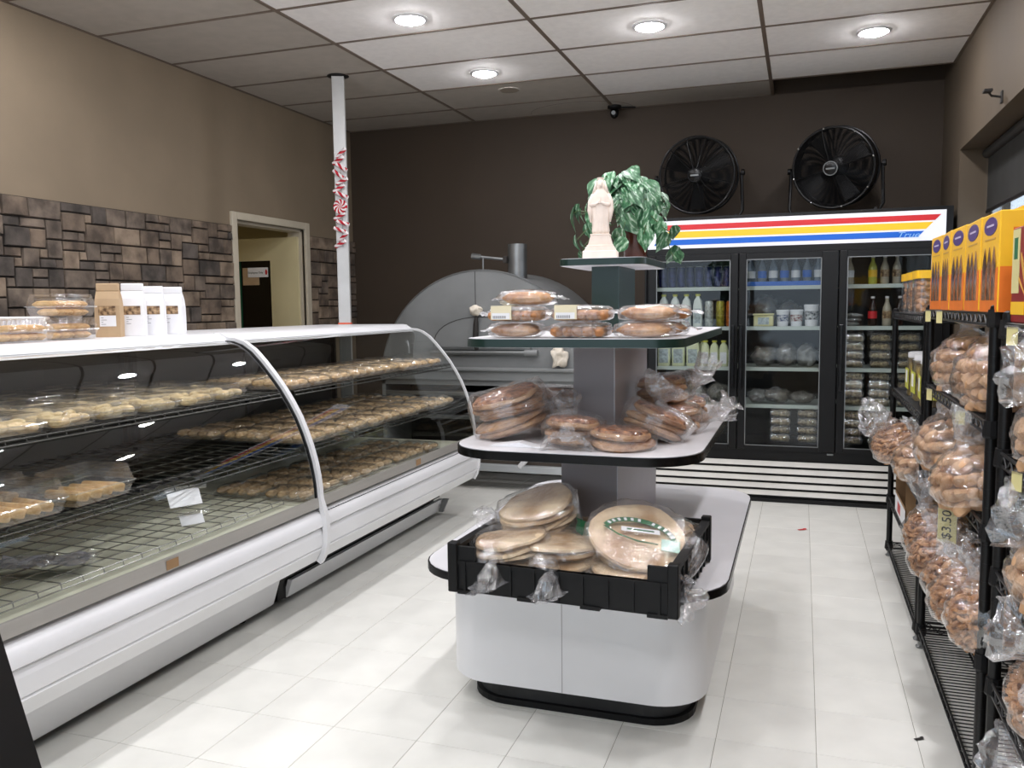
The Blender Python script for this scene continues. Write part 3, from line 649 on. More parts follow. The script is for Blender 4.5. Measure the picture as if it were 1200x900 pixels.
hb = obj('hinge_bar', MB().tube([(-.40,-.035,1.052),(.42,-.035,1.052)], .016, 10), M['steel'], ov, True)
obj('hinge_cap', MB().tube([(.36,-.035,1.052),(.46,-.035,1.052)], .024, 10), M['oven'], hb, True)
obj('hinge_channel', MB().box(-.42,.40,-.03,0,1.075,1.095), M['steel'], ov)
obj('ledge', MB().rbox(-.86,.86,-.06,.02,.915,.94,.006).box(-.84,.84,-.03,.02,.845,.915), M['oven'], ov)
obj('side_panel', MB().box(-.84,-.81,.0,.90,.14,.845), M['oven'], ov); obj('side_panel', MB().box(.81,.84,.0,.90,.14,.845), M['oven'], ov)
obj('storage_back', MB().box(-.81,.81,.45,.48,.14,.845), M['ovend'], ov); obj('storage_roof', MB().box(-.81,.81,.02,.45,.835,.845), M['ovend'], ov)
for z in (.735,.555): obj('rack_bar', MB().rbox(-.81,.81,.0,.04,z-.016,z+.012,.004), M['steel'], ov)
for z in (.70,.52): obj('storage_shelf', MB().box(-.81,.81,.04,.44,z,z+.012), M['ovend'], ov)
obj('lower_panel', MB().box(-.81,.81,.03,.05,.19,.34), mat('oven_brown', (70,62,54), .6, var=.15, vscale=5), ov)
obj('bottom_rail', MB().rbox(-.84,.84,-.01,.05,.145,.20,.006), mat('pale_grey_rail', (176,180,182), .4, metal=.2), ov)
for x, y in ((-.78,.04),(.78,.04),(-.78,.86),(.78,.86)): obj('leg', MB().rbox(x-.03,x+.03,y-.03,y+.03,0,.145,.005), M['oven'], ov)
obj('drain_pipe', MB().tube([(.30,-.0,.19),(.40,-.02,.30),(.47,-.02,.36)], [.022,.02,.014], 8), M['white'], ov, True)
obj('chimney', MB().lathe([(.072,1.60),(.072,1.86),(.066,1.86),(.066,1.62)], 20, (.26,.12,0), cap=False), M['steel'], ov, True)
bp_ = obj('burner_pipe', MB().tube([(-.05,.10,1.775),(.20,.12,1.745)], .011, 8).tube([(-.01,.10,1.665),(-.01,.10,1.77)], .008, 8), M['steel'], ov, True)
obj('pipe_fitting', MB().tube([(-.10,.10,1.782),(-.03,.10,1.772)], .022, 6), M['steel'], bp_, True); obj('pipe_clamp', MB().rbox(.17,.20,.04,.13,1.72,1.77,.004), M['ovend'], bp_)
def rag(label, loc, s, seed, hang):
    bm = bmesh.new(); bmesh.ops.create_icosphere(bm, subdivisions=3, radius=s)
    for v in bm.verts:
        n = noise.noise_vector(v.co*(1.6/s*.9)+Vector((seed,0,0))); v.co += n*s*.5
        if v.co.z < 0: v.co.z *= hang; v.co.y *= .6
    o = obj('rag', MB().bm(bm), M['rag'], None, 'all', loc); return tag(o, label, 'rag')
rag('white rag tied round the top of the oven handle', (.375, 1.90, 1.365), .046, 1, .8)
rag('cream rag hanging below the ledge of the oven', (1.015, 1.90, 1.045), .058, 5, 1.7)
cb = thing('wall_cable', 'thin black cable running down the brown wall beside the cooler', 'cable', (1.52, 2.89, 0))
obj('cable_run', MB().tube([(.05,0,1.86),(.02,0,1.62),(-.02,0,1.4),(-.03,0,.4),(-.03,0,.02)], .006, 6), M['cable'], cb, True)
# ================================================================ GLASS-DOOR COOLER
CX0, CX1, CY, CBK = 1.60, 3.592, 2.122, 2.87
co = thing('glass_door_cooler', 'tall black three-door glass cooler with striped header sign', 'cooler', (0,0,0))
shell = MB().box(CX0, CX0+.05, CY+.03, CBK, .05, 2.0).box(CX1-.05, CX1, CY+.03, CBK, .05, 2.0).box(CX0, CX1, CBK-.04, CBK, .05, 2.0).box(CX0+.05, CX1-.05, CY+.03, CBK-.04, 1.80, 2.0).box(CX0+.05, CX1-.05, CY+.03, CBK-.04, .05, .37)
obj('cabinet', shell, M['blackm'], co)
obj('liner', MB().box(CX0+.05, CX0+.055, CY+.06, CBK-.04, .37, 1.80).box(CX1-.055, CX1-.05, CY+.06, CBK-.04, .37, 1.80).box(CX0+.055, CX1-.055, CBK-.05, CBK-.04, .37, 1.80), M['cool_in'], co)
obj('face_frame', MB().box(CX0, CX1, CY, CY+.03, 1.985, 2.008).box(CX0, CX0+.013, CY, CY+.03, .33, 1.985).box(CX1-.042, CX1, CY, CY+.03, .33, 1.985).box(CX0+.013, CX1-.042, CY, CY+.03, 1.745, 1.79).box(CX0+.013, CX1-.042, CY, CY+.03, .31, .372), M['blackm'], co)
H0, H1, HX0, HX1 = 1.79, 1.985, CX0+.013, CX1-.042
hd = obj('header_sign', MB().box(HX0, HX1, CY-.004, CY+.02, H0, H1), M['signw'], co)
def hstripe(zc, h, m, xa, xb, xc, xd):
    obj('header_stripe', MB().prism([(xa, zc-h/2), (xb, zc-h/2), (xd, zc+h/2), (xc, zc+h/2)], 1, CY-.0055, CY-.004), m, hd)
def lx(z): return HX0+.055+(z-1.815)*.62
def rx(z): return HX1-.165+(z-1.815)*.95
for zc, h, m in ((1.938,.037,M['red_lit']),(1.887,.044,M['yellow_lit']),(1.834,.038,M['blue_lit'])):
    hstripe(zc, h, m, lx(zc-h/2), rx(zc-h/2), lx(zc+h/2), rx(zc+h/2))
put('header_lettering', text_mesh('True', .052, mat('pale_blue_print', (150,200,246), .4), shear=.35), hd, (3.325, CY-.0062, 1.829), FRONT, (1.35,1,1))
# doors
doors = [(1.632, 2.258), (2.262, 2.908), (2.912, 3.548)]
gl = [(1.69, 2.205), (2.312, 2.802), (2.962, 3.47)]
for (a, b), (g0, g1) in zip(doors, gl):
    d = obj('door', MB().rbox(a, g0, CY-.035, CY-.002, .375, 1.742, .005).rbox(g1, b, CY-.035, CY-.002, .375, 1.742, .005).box(g0, g1, CY-.035, CY-.002, 1.70, 1.742).box(g0, g1, CY-.035, CY-.002, .375, .405), M['blackm'], co)
    obj('glass', MB().box(g0-.003, g1+.003, CY-.02, CY-.014, .402, 1.703), M['cglass'], d)
    obj('glass_bead', MB().box(g0, g0+.006, CY-.037, CY-.035, .405, 1.70).box(g1-.006, g1, CY-.037, CY-.035, .405, 1.70).box(g0, g1, CY-.037, CY-.035, .405, .411).box(g0, g1, CY-.037, CY-.035, 1.694, 1.70), M['steel'], d)
    hx = b-.03 if a < 2 else a+.02
    obj('handle', MB().rbox(hx-.012, hx+.012, CY-.075, CY-.06, .80, 1.25, .004).box(hx-.008, hx+.008, CY-.06, CY-.035, .82, .84).box(hx-.008, hx+.008, CY-.06, CY-.035, 1.21, 1.23), M['blackgloss'], d)
obj('hinge_plate', MB().box(2.86,2.90,CY-.02,CY-.003,.352,.362), M['steel'], co)
for i in range(5):
    z1 = .292-i*.052
    obj('louvre', MB().prism([(CY-.006,z1),(CY+.004,z1),(CY+.004,z1-.028),(CY-.014,z1-.033)], 0, CX0+.01, CX1-.01), M['louver'], co)
obj('louvre_backing', MB().box(CX0+.01, CX1-.01, CY+.012, CY+.029, .02, .31), M['blackm'], co)
obj('base_plinth', MB().box(CX0+.02, CX1-.02, CY-.006, CY+.3, 0, .030), M['blackm'], co)
SHZ = [1.505, 1.222, .935, .672]
for a, b in ((1.665,2.25),(2.275,2.895),(2.925,3.53)):
    for z in SHZ:
        s = MB().box(a, b, CY+.075, CY+.08, z-.014, z+.012)
        for i in range(12): s.box(a, b, CY+.09+i*.05, CY+.095+i*.05, z-.006, z-.001)
        obj('shelf', s, M['cshelf'], co)
# ---- cooler goods
FY = CY+.125
def jug(w, h, cap, body, mlabel, label, loc, group, d=.08):
    t = thing('milk_jug', label, 'jug', loc, group=group)
    obj('jug_body', MB().rings([[ (sx, sy, z) for sx, sy in rrect(-w/2*s, w/2*s, -d/2*s, d/2*s, .014*s, 2)] for s, z in ((.96,0),(1,.01),(1,h*.62),(.8,h*.8),(.38,h*.9),(.36,h*.93))]), body, t, True)
    obj('cap', MB().lathe([(.018,h*.93),(.018,h)], 12), cap, t); obj('label_patch', MB().box(-w*.36,w*.36,-d/2-.0015,-d/2-.0002,h*.1,h*.55), mlabel, t)
    return t
Mc_ = mat('cream_bottle', (222,226,186), .4); Mcy = mat('lime_cap', (214,212,90), .4); Mpl = mat('pale_label', (176,186,186), .5, var=.3, vscale=60)
for i in range(3): jug(.092, .225, Mcy, Mc_, Mpl, 'large cream jug with pale label in the left cooler compartment', (1.725+i*.105, FY, .9475), 'large cream jugs in the cooler')
for i in range(5): jug(.062, .185, Mcy, Mc_, M['paper'], 'small cream bottle beside the large cream jugs in the cooler', (2.025+i*.044 if False else 2.02+i*.065 if i < 4 else 1.99, FY+.01+(.1 if i == 4 else 0), .9475), 'small cream bottles in the cooler', .05)
Mw = mat('yoghurt_white', (226,230,222), .4)
for i in range(4): jug(.066, .235, Mcy, Mw, Mpl, 'tall white bottle with lime cap on the second shelf of the cooler', (1.72+i*.082, FY, 1.2345), 'tall white bottles with lime caps', .06)
canpr = [(.024,0),(.031,.008),(.031,.135),(.025,.145),(.024,.145),(.023,.142)]
def can(label, loc, m, group, h=1.0):
    t = thing('drink_can', label, 'can', loc, group=group)
    obj('can_body', MB().lathe([(r, z*h) for r, z in canpr[:4]], 14), m, t, True); obj('can_lid', MB().lathe([(.0005,.1452*h),(.024,.1452*h),(.024,.148*h)], 14, cap=False), M['steel'], t)
Mdb = mat('navy_can', (26,32,84), .3, metal=.4, var=.4, vscale=40)
for i in range(8): can('dark blue can on the top shelf of the cooler', (1.715+i*.065, FY, 1.5175), Mdb, 'dark blue cans in the cooler')
for i, (c, nm) in enumerate((((190,194,190),'silver'),((170,160,60),'yellow-green'),((206,112,44),'orange'))):
    can('%s tall can on the second shelf of the cooler' % nm, (2.045+i*.07+(.0 if i < 1 else .01), FY+.005, 1.2345), mat('can_'+nm.replace('-','_'), c, .3, metal=.3, var=.4, vscale=45), None, 1.25)
def bottle(label, loc, h, mb_, mcap, mlab, group, r=.03):
    t = thing('drink_bottle', label, 'bottle', loc, group=group)
    obj('bottle_body', MB().lathe([(r*.85,0),(r,.01),(r,h*.55),(r*.9,h*.62),(r*.4,h*.82),(r*.38,h*.93)], 14), mb_, t, True)
    obj('cap', MB().lathe([(r*.45,h*.93),(r*.45,h)], 10), mcap, t); obj('wrap_label', MB().lathe([(r*1.02,h*.25),(r*1.02,h*.5)], 14, cap=False), mlab, t, True)
Mwat = mat('water_bottle', (120,132,146), .15, var=.1); Mcola = mat('cola', (40,22,18), .15); Mpalel = mat('pale_soda', (180,170,150), .2)
for i in range(7): bottle('clear water bottle in a blue tray on the top shelf of the cooler', (2.335+i*.075, FY, 1.5225), .20, Mwat, M['candyw'] if i in (0,2,4) else M['black'], M['blue'] if i % 2 else M['paper'], 'water bottles in the cooler')
bt = thing('bottle_tray', 'blue shrink tray holding the water bottles in the cooler', 'tray', (2.55, FY, 1.5175)); obj('tray_base', MB().box(-.26,.26,-.045,.05,0,.004), M['blue'], bt); obj('tray_front', MB().box(-.26,.26,-.047,-.045,0,.03), M['blue'], bt)
for i, (x, mm, ll, cc) in enumerate(((2.985,Mpalel,M['paper'],'white'),(3.13,mat('lemon_soda',(190,190,80),.2),M['yellow'],'yellow'),(3.205,Mpalel,M['photo'],'brown'),(3.28,Mpalel,M['photo'],'brown'))):
    bottle('soda bottle with %s label on the top shelf behind the right cooler door' % cc, (x, FY, 1.5175), .19, mm, M['candyw'], ll, 'soda bottles behind the right cooler door', .028)
for i, (x, mm, ll, cc) in enumerate(((3.135,Mcola,M['red'],'red'),(3.225,Mpalel,M['photo'],'brown'),(3.305,Mcola,M['cardb'],'tan'))):
    bottle('soda bottle with %s label on the second shelf behind the right cooler door' % cc, (x, FY, 1.2345), .20, mm, M['candyw'], ll, None, .029)
def tub(label, loc, w, h, rect, m, band, group=None):
    t = thing('food_tub', label, 'tub', loc, group=group)
    if rect: obj('tub_body', MB().rbox(-w/2,w/2,-.05,.05,0,h*.85,.008), m, t); obj('tub_lid', MB().rbox(-w/2-.004,w/2+.004,-.054,.054,h*.85,h,.004), m, t); obj('label_patch', MB().box(-w*.28,w*.28,-.0515,-.0502,h*.15,h*.7), Mpl, t)
    else: obj('tub_body', MB().lathe([(w*.42,0),(w*.5,h*.88)], 18), m, t, True); obj('tub_lid', MB().lathe([(w*.53,h*.88),(w*.53,h*.97),(w*.48,h)], 18), M['paper'], t); obj('label_band', MB().lathe([(w*.462,h*.3),(w*.488,h*.7)], 18, cap=False), band, t, True)
Mtub = mat('butter_tub', (222,214,156), .4)
tub('rectangular cream tub with label on the second cooler shelf', (2.425, FY, 1.2345), .135, .09, True, Mtub, None)
tub('round white tub with blue print on the second cooler shelf', (2.553, FY, 1.2345), .085, .115, False, M['paper'], mat('blue_band', (60,90,160), .4, var=.6, vscale=60, col2=(220,220,225)))
tub('round white tub with red print on the second cooler shelf', (2.645, FY, 1.2345), .085, .115, False, M['paper'], mat('red_band', (190,70,60), .4, var=.6, vscale=60, col2=(230,225,220)))
for x in (2.745,): tub('large white bucket with dark print on the second cooler shelf', (x, FY, 1.2345), .10, .15, False, M['paper'], mat('dark_band', (60,60,64), .4, var=.6, vscale=60, col2=(220,220,220)))
# stacked clear deli boxes
DB = clamshell(.15, .12, .058)
DBF = softbox(-.062,.062,-.048,.048,.002,.045,.012,4).mesh('food_filling', mat('deli_food', (120,96,66), .6, var=.5, vscale=50, col2=(196,176,132), rand=.15), 'all')
def deli(loc, label, group):
    t = thing('deli_box', label, 'food box', loc, (0,0,rnd.uniform(-.06,.06)), group); put('clear_tray', DB[0], t); put('clear_lid', DB[1], t); put('food_filling', DBF, t)
for x, z, n, nm in ((2.55,.412,4,'bottom of the middle'),(2.73,.412,4,'bottom of the middle'),(3.02,.412,4,'bottom of the right'),(3.19,.412,4,'bottom of the right'),(3.02,.684,4,'lower shelf of the right'),(3.19,.684,4,'lower shelf of the right'),(3.37,.684,4,'lower shelf of the right'),(3.02,.947,4,'third shelf of the right'),(3.19,.947,4,'third shelf of the right'),(3.37,.947,4,'third shelf of the right')):
    for i in range(n): deli((x, FY+.03, z+.001+i*.0595), 'clear deli box in a stack on the %s cooler compartment' % nm, 'stacked deli boxes, %s' % nm)
# bagged foods lying on the cooler shelves
def lump(name, label, cat, loc, s, m, seed, amp=.35, group=None, film=True):
    t = thing(name, label, cat, loc, group=group)
    for nm, k, mm in (('contents', .88, m), ('film', 1.0, M['film'])):
        if nm == 'film' and not film: continue
        bm = bmesh.new(); bmesh.ops.create_icosphere(bm, subdivisions=3, radius=1)
        for v in bm.verts:
            n = noise.noise_vector(v.co*2.2+Vector((seed*1.7,0,k))); c = (v.co+n*amp)*k
            v.co = Vector((c.x*s[0], c.y*s[1], max(0, s[2]+c.z*s[2])))
        obj(nm, MB().bm(bm), mm, t, 'all')
    return t
Mgb = mat('grey_bagged_food', (104,98,88), .5, var=.4, vscale=14, col2=(160,152,138)); Mwb = mat('white_bagged_food', (170,168,162), .5, var=.3, vscale=12)
G2 = 'plastic-wrapped food packs lying on the middle cooler shelves'
for i, (x, z, s, m) in enumerate(((2.43,.947,(.10,.10,.075),Mgb),(2.58,.947,(.08,.09,.085),Mgb),(2.72,.947,(.085,.1,.08),Mwb),(2.38,.684,(.07,.1,.05),Mwb),(2.52,.684,(.10,.1,.055),Mgb),(2.69,.684,(.09,.1,.045),Mgb),(2.43,1.235,(.09,.08,.11),Mgb),(2.60,1.235,(.10,.08,.09),Mgb))):
    lump('wrapped_food_pack', 'plastic-wrapped food pack lying in the middle compartment of the cooler', 'food pack', (x, FY+.08+(.14 if z > 1 else 0), z), s, m, i, group=G2)
for i, x in enumerate((1.78,1.95,2.11)): lump('wrapped_food_pack', 'plastic-wrapped food pack lying in the left compartment of the cooler', 'food pack', (x, FY+.06, .684), (.085,.09,.07), Mgb, 20+i, group='food packs in the left cooler compartment')
for i in range(3): lump('vacuum_pack', 'flat white vacuum pack in a pile behind the right cooler door', 'food pack', (3.0+.01*i, FY+.02, 1.2345+i*.028), (.06,.07,.016), Mwb, 30+i, group='flat white packs behind the right cooler door')
# ================================================================ DRUM FANS ON THE COOLER
def fan(label, loc, rz, tilt, kind):
    t = thing('drum_fan', label, 'fan', loc, (0,0,rz))
    R_, zc, dep = .272, .328, .15
    T_ = Matrix.Translation((0,0,zc)) @ Matrix.Rotation(tilt,4,'X')
    def c(r, y, n=40): return [(r*math.cos(2*math.pi*k/n), y, r*math.sin(2*math.pi*k/n)) for k in range(n)]
    obj('drum_rim', MB().tube(c(R_,-dep/2), .009, 8, True).tube(c(R_,dep/2), .009, 8, True).strip([(-.001,0),(0,0)], 0, 1).xf(T_) if False else MB().tube(c(R_,-dep/2), .009, 8, True).tube(c(R_,dep/2), .009, 8, True).xf(T_), M['blackm'], t, True)
    if kind: obj('drum_shell', MB().rings([c(R_-.002,-dep/2), c(R_-.002,dep/2)], cap=False).xf(T_), M['blackm'], t, True)
    def guard(y, bulge):
        g = MB(); nr = 30
        for i in range(1, nr):
            r = .05+(R_-.05)*i/nr; g.tube(c(r, y-bulge*(1-(r/R_)**2)*(1 if y < 0 else -1), 36), .0021, 4, True)
        for k in range(12 if not kind else 4):
            a = 2*math.pi*k/(12 if not kind else 4)+.25; pts = [(r*math.cos(a), y-(bulge*(1-(r/R_)**2)+.002)*(1 if y < 0 else -1), r*math.sin(a)) for r in (.045,.12,.2,R_)]
            g.tube(pts, .0042, 5)
        return g.xf(T_)
    obj('front_guard', guard(-dep/2, .05), M['blackm'], t); obj('rear_guard', guard(dep/2, .03), M['blackm'], t)
    hub = obj('hub_badge', MB().lathe([(.052,0),(.052,.012),(.040,.018)], 24).xf(T_ @ Matrix.Translation((0,-dep/2-.05,0)) @ Matrix.Rotation(math.pi/2,4,'X')), M['blackgloss'], t, True)
    obj('hub_ring', MB().tube(c(.046,-dep/2-.068,24), .004, 6, True).xf(T_), M['steel'] if kind else M['blackm'], hub, True)
    obj('badge_mark', MB().rbox(-.030,.030,-dep/2-.0715,-dep/2-.068,-.007,.005,.001,1).xf(T_), M['steel'], hub)
    obj('motor', MB().lathe([(.06,-.06),(.075,-.04),(.075,.04),(.05,.06)], 18).xf(T_ @ Matrix.Rotation(math.pi/2,4,'X') @ Matrix.Translation((0,0,-.03))), M['blackm'], t, True)
    for k in range(4 if kind else 3):
        a = 2*math.pi*k/(4 if kind else 3)+.5; vs = []
        for i in range(5):
            r = .06+.185*i/4; w = .05+.06*i/4
            for s in (-1, 1): vs.append((r*math.cos(a+s*w/r*.5), -.02+s*.022*(1.1-.12*i), r*math.sin(a+s*w/r*.5)))
        obj('fan_blade', MB().add(vs, [(2*i,2*i+1,2*i+3,2*i+2) for i in range(4)]).xf(T_), mat('blade_grey', (34,34,35), .35, metal=.3) if 'blade_grey' not in bpy.data.materials else bpy.data.materials['blade_grey'], t, True)
    u = [(-R_-.035,0,zc),(-R_-.045,0,.06),(-R_-.02,0,.012),(R_+.02,0,.012),(R_+.045,0,.06),(R_+.035,0,zc)]
    obj('stand', MB().tube(u, .0115, 8).tube([(-R_-.02,-.11,.012),(-R_-.02,.11,.012)], .0115, 8).tube([(R_+.02,-.11,.012),(R_+.02,.11,.012)], .0115, 8), M['blackm'], t, True)
    for s in (-1, 1): obj('pivot_knob', MB().lathe([(.022,0),(.022,.022)], 10).xf(Matrix.Translation((s*(R_+.035),0,zc)) @ Matrix.Rotation(s*math.pi/2,4,'Y')), M['black'], t)
    if kind:
        for k in range(8):
            a = 2*math.pi*k/8+.2; obj('rim_screw', MB().sphere((R_*math.cos(a), -dep/2-.009, R_*math.sin(a)), .0075, 6, 4).xf(T_), M['chrome'], t)
fan('black drum fan with fine spoked guard, partly behind the potted plant', (1.945, 2.42, 2.009), math.radians(-6), math.radians(6), 0)
fan('black drum fan with silver rim screws on the cooler, nearest the window wall', (2.885, 2.42, 2.009), math.radians(-16), math.radians(10), 1)
# ================================================================ STEPPED ISLAND STAND
ist = thing('island_stand', 'white stepped display stand with four round-cornered decks', 'display stand', (1.96, -.638, 0))
def isl(name, mb, m, p=None, s=False): return obj(name, mb, m, p or ist, s)
IX, IY = 1.96, -.638
def rr(x0, x1, y0, y1, r, n=7): return rrect(x0-IX, x1-IX, y0-IY, y1-IY, r, n)
isl('kick_plinth', MB().prism(rr(1.58,2.345,-1.30,.03,.14), 2, .0, .10), mat('dark_plinth', (44,44,44), .7, var=.3, vscale=8))
isl('plinth_strip', MB().prism(rr(1.565,2.36,-1.315,.045,.15), 2, .0, .022), M['black'])
isl('base_body', MB().prism(rr(1.505,2.405,-1.378,.10,.17,10), 2, .10, .470), M['white'], None, True)
isl('body_seam', MB().box(1.9435-IX,1.9455-IX,-1.3788-IY,-1.3770-IY,.101,.469), M['grey'])
def deck(x0, x1, y0, y1, r, zt, th, edge, top, under):
    d = isl('deck', MB().prism(rr(x0+.004,x1-.004,y0+.004,y1-.004,r), 2, zt-th, zt), top)
    o = rr(x0,x1,y0,y1,r); i = rr(x0+.005,x1-.005,y0+.005,y1-.005,r-.003); n = len(o); z0, z1 = zt-th+.001, zt-.002
    vs = [(x,y,z0) for x,y in o]+[(x,y,z1) for x,y in o]+[(x,y,z0) for x,y in i]+[(x,y,z1) for x,y in i]
    fs = [(k,(k+1)%n,n+(k+1)%n,n+k) for k in range(n)]+[(2*n+k,2*n+(k+1)%n,(k+1)%n,k) for k in range(n)]+[(n+k,n+(k+1)%n,3*n+(k+1)%n,3*n+k) for k in range(n)]
    obj('edge_band', MB().add(vs, fs), edge, d, True)
    return d
deck(1.42, 2.475, -1.445, .172, .20, .500, .030, M['blackgloss'], M['whitetop'], 0)
isl('column', MB().box(1.858-IX,2.064-IX,-1.06-IY,-.218-IY,.500,.883), M['grey'])
deck(1.525, 2.387, -1.395, .122, .19, .915, .032, M['blackgloss'], M['whitetop'], 0)
isl('column', MB().box(1.885-IX,2.037-IX,-.98-IY,-.305-IY,.915,1.257), M['grey'])
deck(1.585, 2.335, -1.362, .085, .10, 1.287, .030, M['green'], M['whitetop'], 0)
isl('column', MB().box(1.908-IX,2.012-IX,-.785-IY,-.458-IY,1.287,1.543), M['green'])
deck(1.803, 2.134, -.905, -.382, .045, 1.570, .027, M['green'], M['whitetop'], 0)
# the columns' pale side facings
for x, y0, y1, z0, z1, m in ((2.064,-1.06,-.218,.5005,.8828,'lam'),(2.037,-.98,-.305,.9155,1.2568,'lam')):
    isl('side_facing', MB().box(x-IX, x-IX+.003, y0-IY, y1-IY, z0, z1), M[m])
isl('side_facing', MB().box(2.012-IX, 2.015-IX, -.785-IY, -.458-IY, 1.2875, 1.5428), mat('slate_green', (52,72,72), .4))
# ---------------------------------------------------------------- bag lofts
def loft(spine, rad, amp, n=28, sub=4, seed=0, freq=26, pw=1.0, pn=0):
    S = [Vector(p) for p in spine]; P = []; Rr = []; A = []
    for i in range(len(S)-1):
        for k in range(sub):
            t = k/sub; t2 = t*t*(3-2*t); P.append(S[i].lerp(S[i+1], t)); Rr.append((rad[i][0]+(rad[i+1][0]-rad[i][0])*t2, rad[i][1]+(rad[i+1][1]-rad[i][1])*t2)); A.append(amp[i]+(amp[i+1]-amp[i])*t)
    P.append(S[-1]); Rr.append(rad[-1]); A.append(amp[-1]); rg = []
    for i, p in enumerate(P):
        t = (P[min(i+1,len(P)-1)]-P[max(i-1,0)]).normalized()
        u = Vector((-t.y, t.x, 0)); u = u.normalized() if abs(t.z) < .85 and u.length > .2 else Vector((1,0,0)); u = (u-t*u.dot(t)).normalized(); w = t.cross(u)
        ring = []
        for k in range(n):
            a = 2*math.pi*k/n; ca, sa = math.cos(a), math.sin(a); pq = pw if i < pn else 1.0
            d = u*math.copysign(abs(ca)**pq, ca); e = w*math.copysign(abs(sa)**pq, sa)
            q = p+d*Rr[i][0]+e*Rr[i][1]
            nv = noise.noise_vector(q*freq+Vector((seed*7.3,seed,0))); rad_n = noise.noise(Vector((math.cos(a)*1.6,math.sin(a)*1.6,seed+i*.12))*2.2)
            q = q+nv*A[i]+(d*Rr[i][0]+e*Rr[i][1])*rad_n*A[i]*14
            ring.append(q)
        rg.append(ring)
    return rg
def split_loft(rg, k, t, zmin=None, fm=None):
    """film part up to ring k, loose gathered tail part beyond"""
    if zmin is not None: rg = [[Vector((p.x,p.y,max(p.z,zmin))) for p in r] for r in rg]
    a = MB().rings(rg[:k+1], cap=False); a.add(rg[0], [tuple(range(len(rg[0])))])
    obj('film_bag', a, fm or M['film'], t, 'all')
    if k < len(rg)-1: obj('gathered_tail', MB().rings(rg[k:], cap=False), M['tail'], t, False)
def flat_disc(r, h, seed, n=24, wob=.10, bend=0):
    q = random.Random(seed); rg = []
    for s, z in ((.0,0),(.86,0),(1,.35),(.97,.7),(.8,.95),(.45,1.0),(.0,1.02)):
        ring = []
        for k in range(n):
            a = 2*math.pi*k/n; rr_ = r*max(s,.01)*(1+wob*noise.noise(Vector((math.cos(a),math.sin(a),seed*3.7))*1.3)); x, y = rr_*math.cos(a), rr_*math.sin(a)
            ring.append((x, y, h*z+noise.noise(Vector((x*16,y*16,seed)))*h*.25*(1 if z > .3 else .3)+bend*(x*x)))
        rg.append(ring)
    return MB().rings(rg)
PITA = [flat_disc(.105, .024, i, bend=.9).mesh('flatbread', M['pita'], True) for i in range(3)]
SPIR = []
for i in range(2):
    mb = flat_disc(.085, .030, 40+i)
    SPIR.append(mb.mesh('sesame_bread', M['spiral'], True))
tp = MB(); rg_ = []
for s_, z_ in ((.999,.022),(.93,.033),(.75,.037),(.5,.039),(.25,.040),(.02,.040)):
    rg_.append([(.078*s_*math.cos(2*math.pi*k_/30), .078*s_*math.sin(2*math.pi*k_/30), z_+(noise.noise(Vector((s_*14*math.cos(2*math.pi*k_/30), s_*14*math.sin(2*math.pi*k_/30), 3)))*.006 if s_ < .95 else 0)) for k_ in range(30)])
TOPP = tp.rings(rg_).mesh('nut_topping', M['topping'], True)
def bread_bag(label, loc, rot, n, r, tail, kind='pita', seed=0, group=None, tailspine=None, extra=None):
    """stack of n flat loaves in a film bag; the tail is gathered at local +x"""
    t = thing('bread_bag', label, 'bread bag', loc, rot, group)
    hh = .021 if kind == 'pita' else .028; sc = r/(.105 if kind == 'pita' else .085)
    for i in range(n):
        b = put('flatbread' if kind == 'pita' else 'sesame_bread', (PITA if kind == 'pita' else SPIR)[(i+seed) % (3 if kind == 'pita' else 2)], t, (rnd.uniform(-.012,.012), rnd.uniform(-.012,.012), .005+i*hh), (rnd.uniform(-.08,.08), rnd.uniform(-.08,.08), rnd.uniform(0,6)), (sc, sc, 1))
        if kind != 'pita' and i == n-1: put('nut_topping', TOPP, b)
    H = n*hh+.012
    xs_ = [-1.15,-1.10,-.95,-.65,-.25,.2,.62,.95,1.10]
    sp = [(r*x, 0, H*.50) for x in xs_]; rd = [(max(.012, 1.19*r*math.sqrt(max(0, 1-(x/1.17)**2))), H*.64*min(1, (1.20-abs(x))/.2)**.5) for x in xs_]
    am = [.001,.002,.003,.0045,.005,.005,.0045,.005,.007]
    k = len(sp)-1
    ts = tailspine or [(r+.05,0,H*.55),(r+.09,0,H*.8),(r+tail,0,H*.9)]
    tr = [(.022,.018),(.062,.034),(.085,.046)]
    sp += ts[:3]; rd += tr; am += [.005,.014,.018]
    rg = loft(sp, rd, am, 40, 4, seed, 34, .6, k*4); split_loft(rg, k*4, t, .001)
    if extra: extra(t, H)
    return t
# ---- middle deck: bagged sesame breads
ZM = .9155
MG = 'film bags of round sesame bread on the middle deck'
bread_bag('large film bag of seeded bread at the left corner of the middle deck', (1.695,-1.085,ZM+.022), (0,-.26,.25), 5, .132, .10, 'spiral', 1, None, [(.15,.0,.03),(.17,-.05,.0),(.17,-.12,-.045)])
bread_bag('film bag of seeded bread behind the large bag, leaning on the column', (1.770,-.87,ZM), (0,.10,.9), 5, .105, .10, 'spiral', 2, None, [(.135,0,.08),(.16,0,.13),(.17,-.01,.17)])
bread_bag('film bag of seeded bread in front of the grey column, tail down', (1.945,-1.205,ZM), (0,0,2.0), 3, .096, .1, 'spiral', 3, MG, [(.12,0,.06),(.125,.0,.11),(.12,.01,.16)])
bread_bag('film bag of seeded bread with its crumpled tail over the deck edge', (2.115,-1.225,ZM), (0,0,3.25), 2, .104, .14, 'spiral', 4, MG, [(.135,.01,.045),(.165,.06,.03),(.17,.11,.004)])
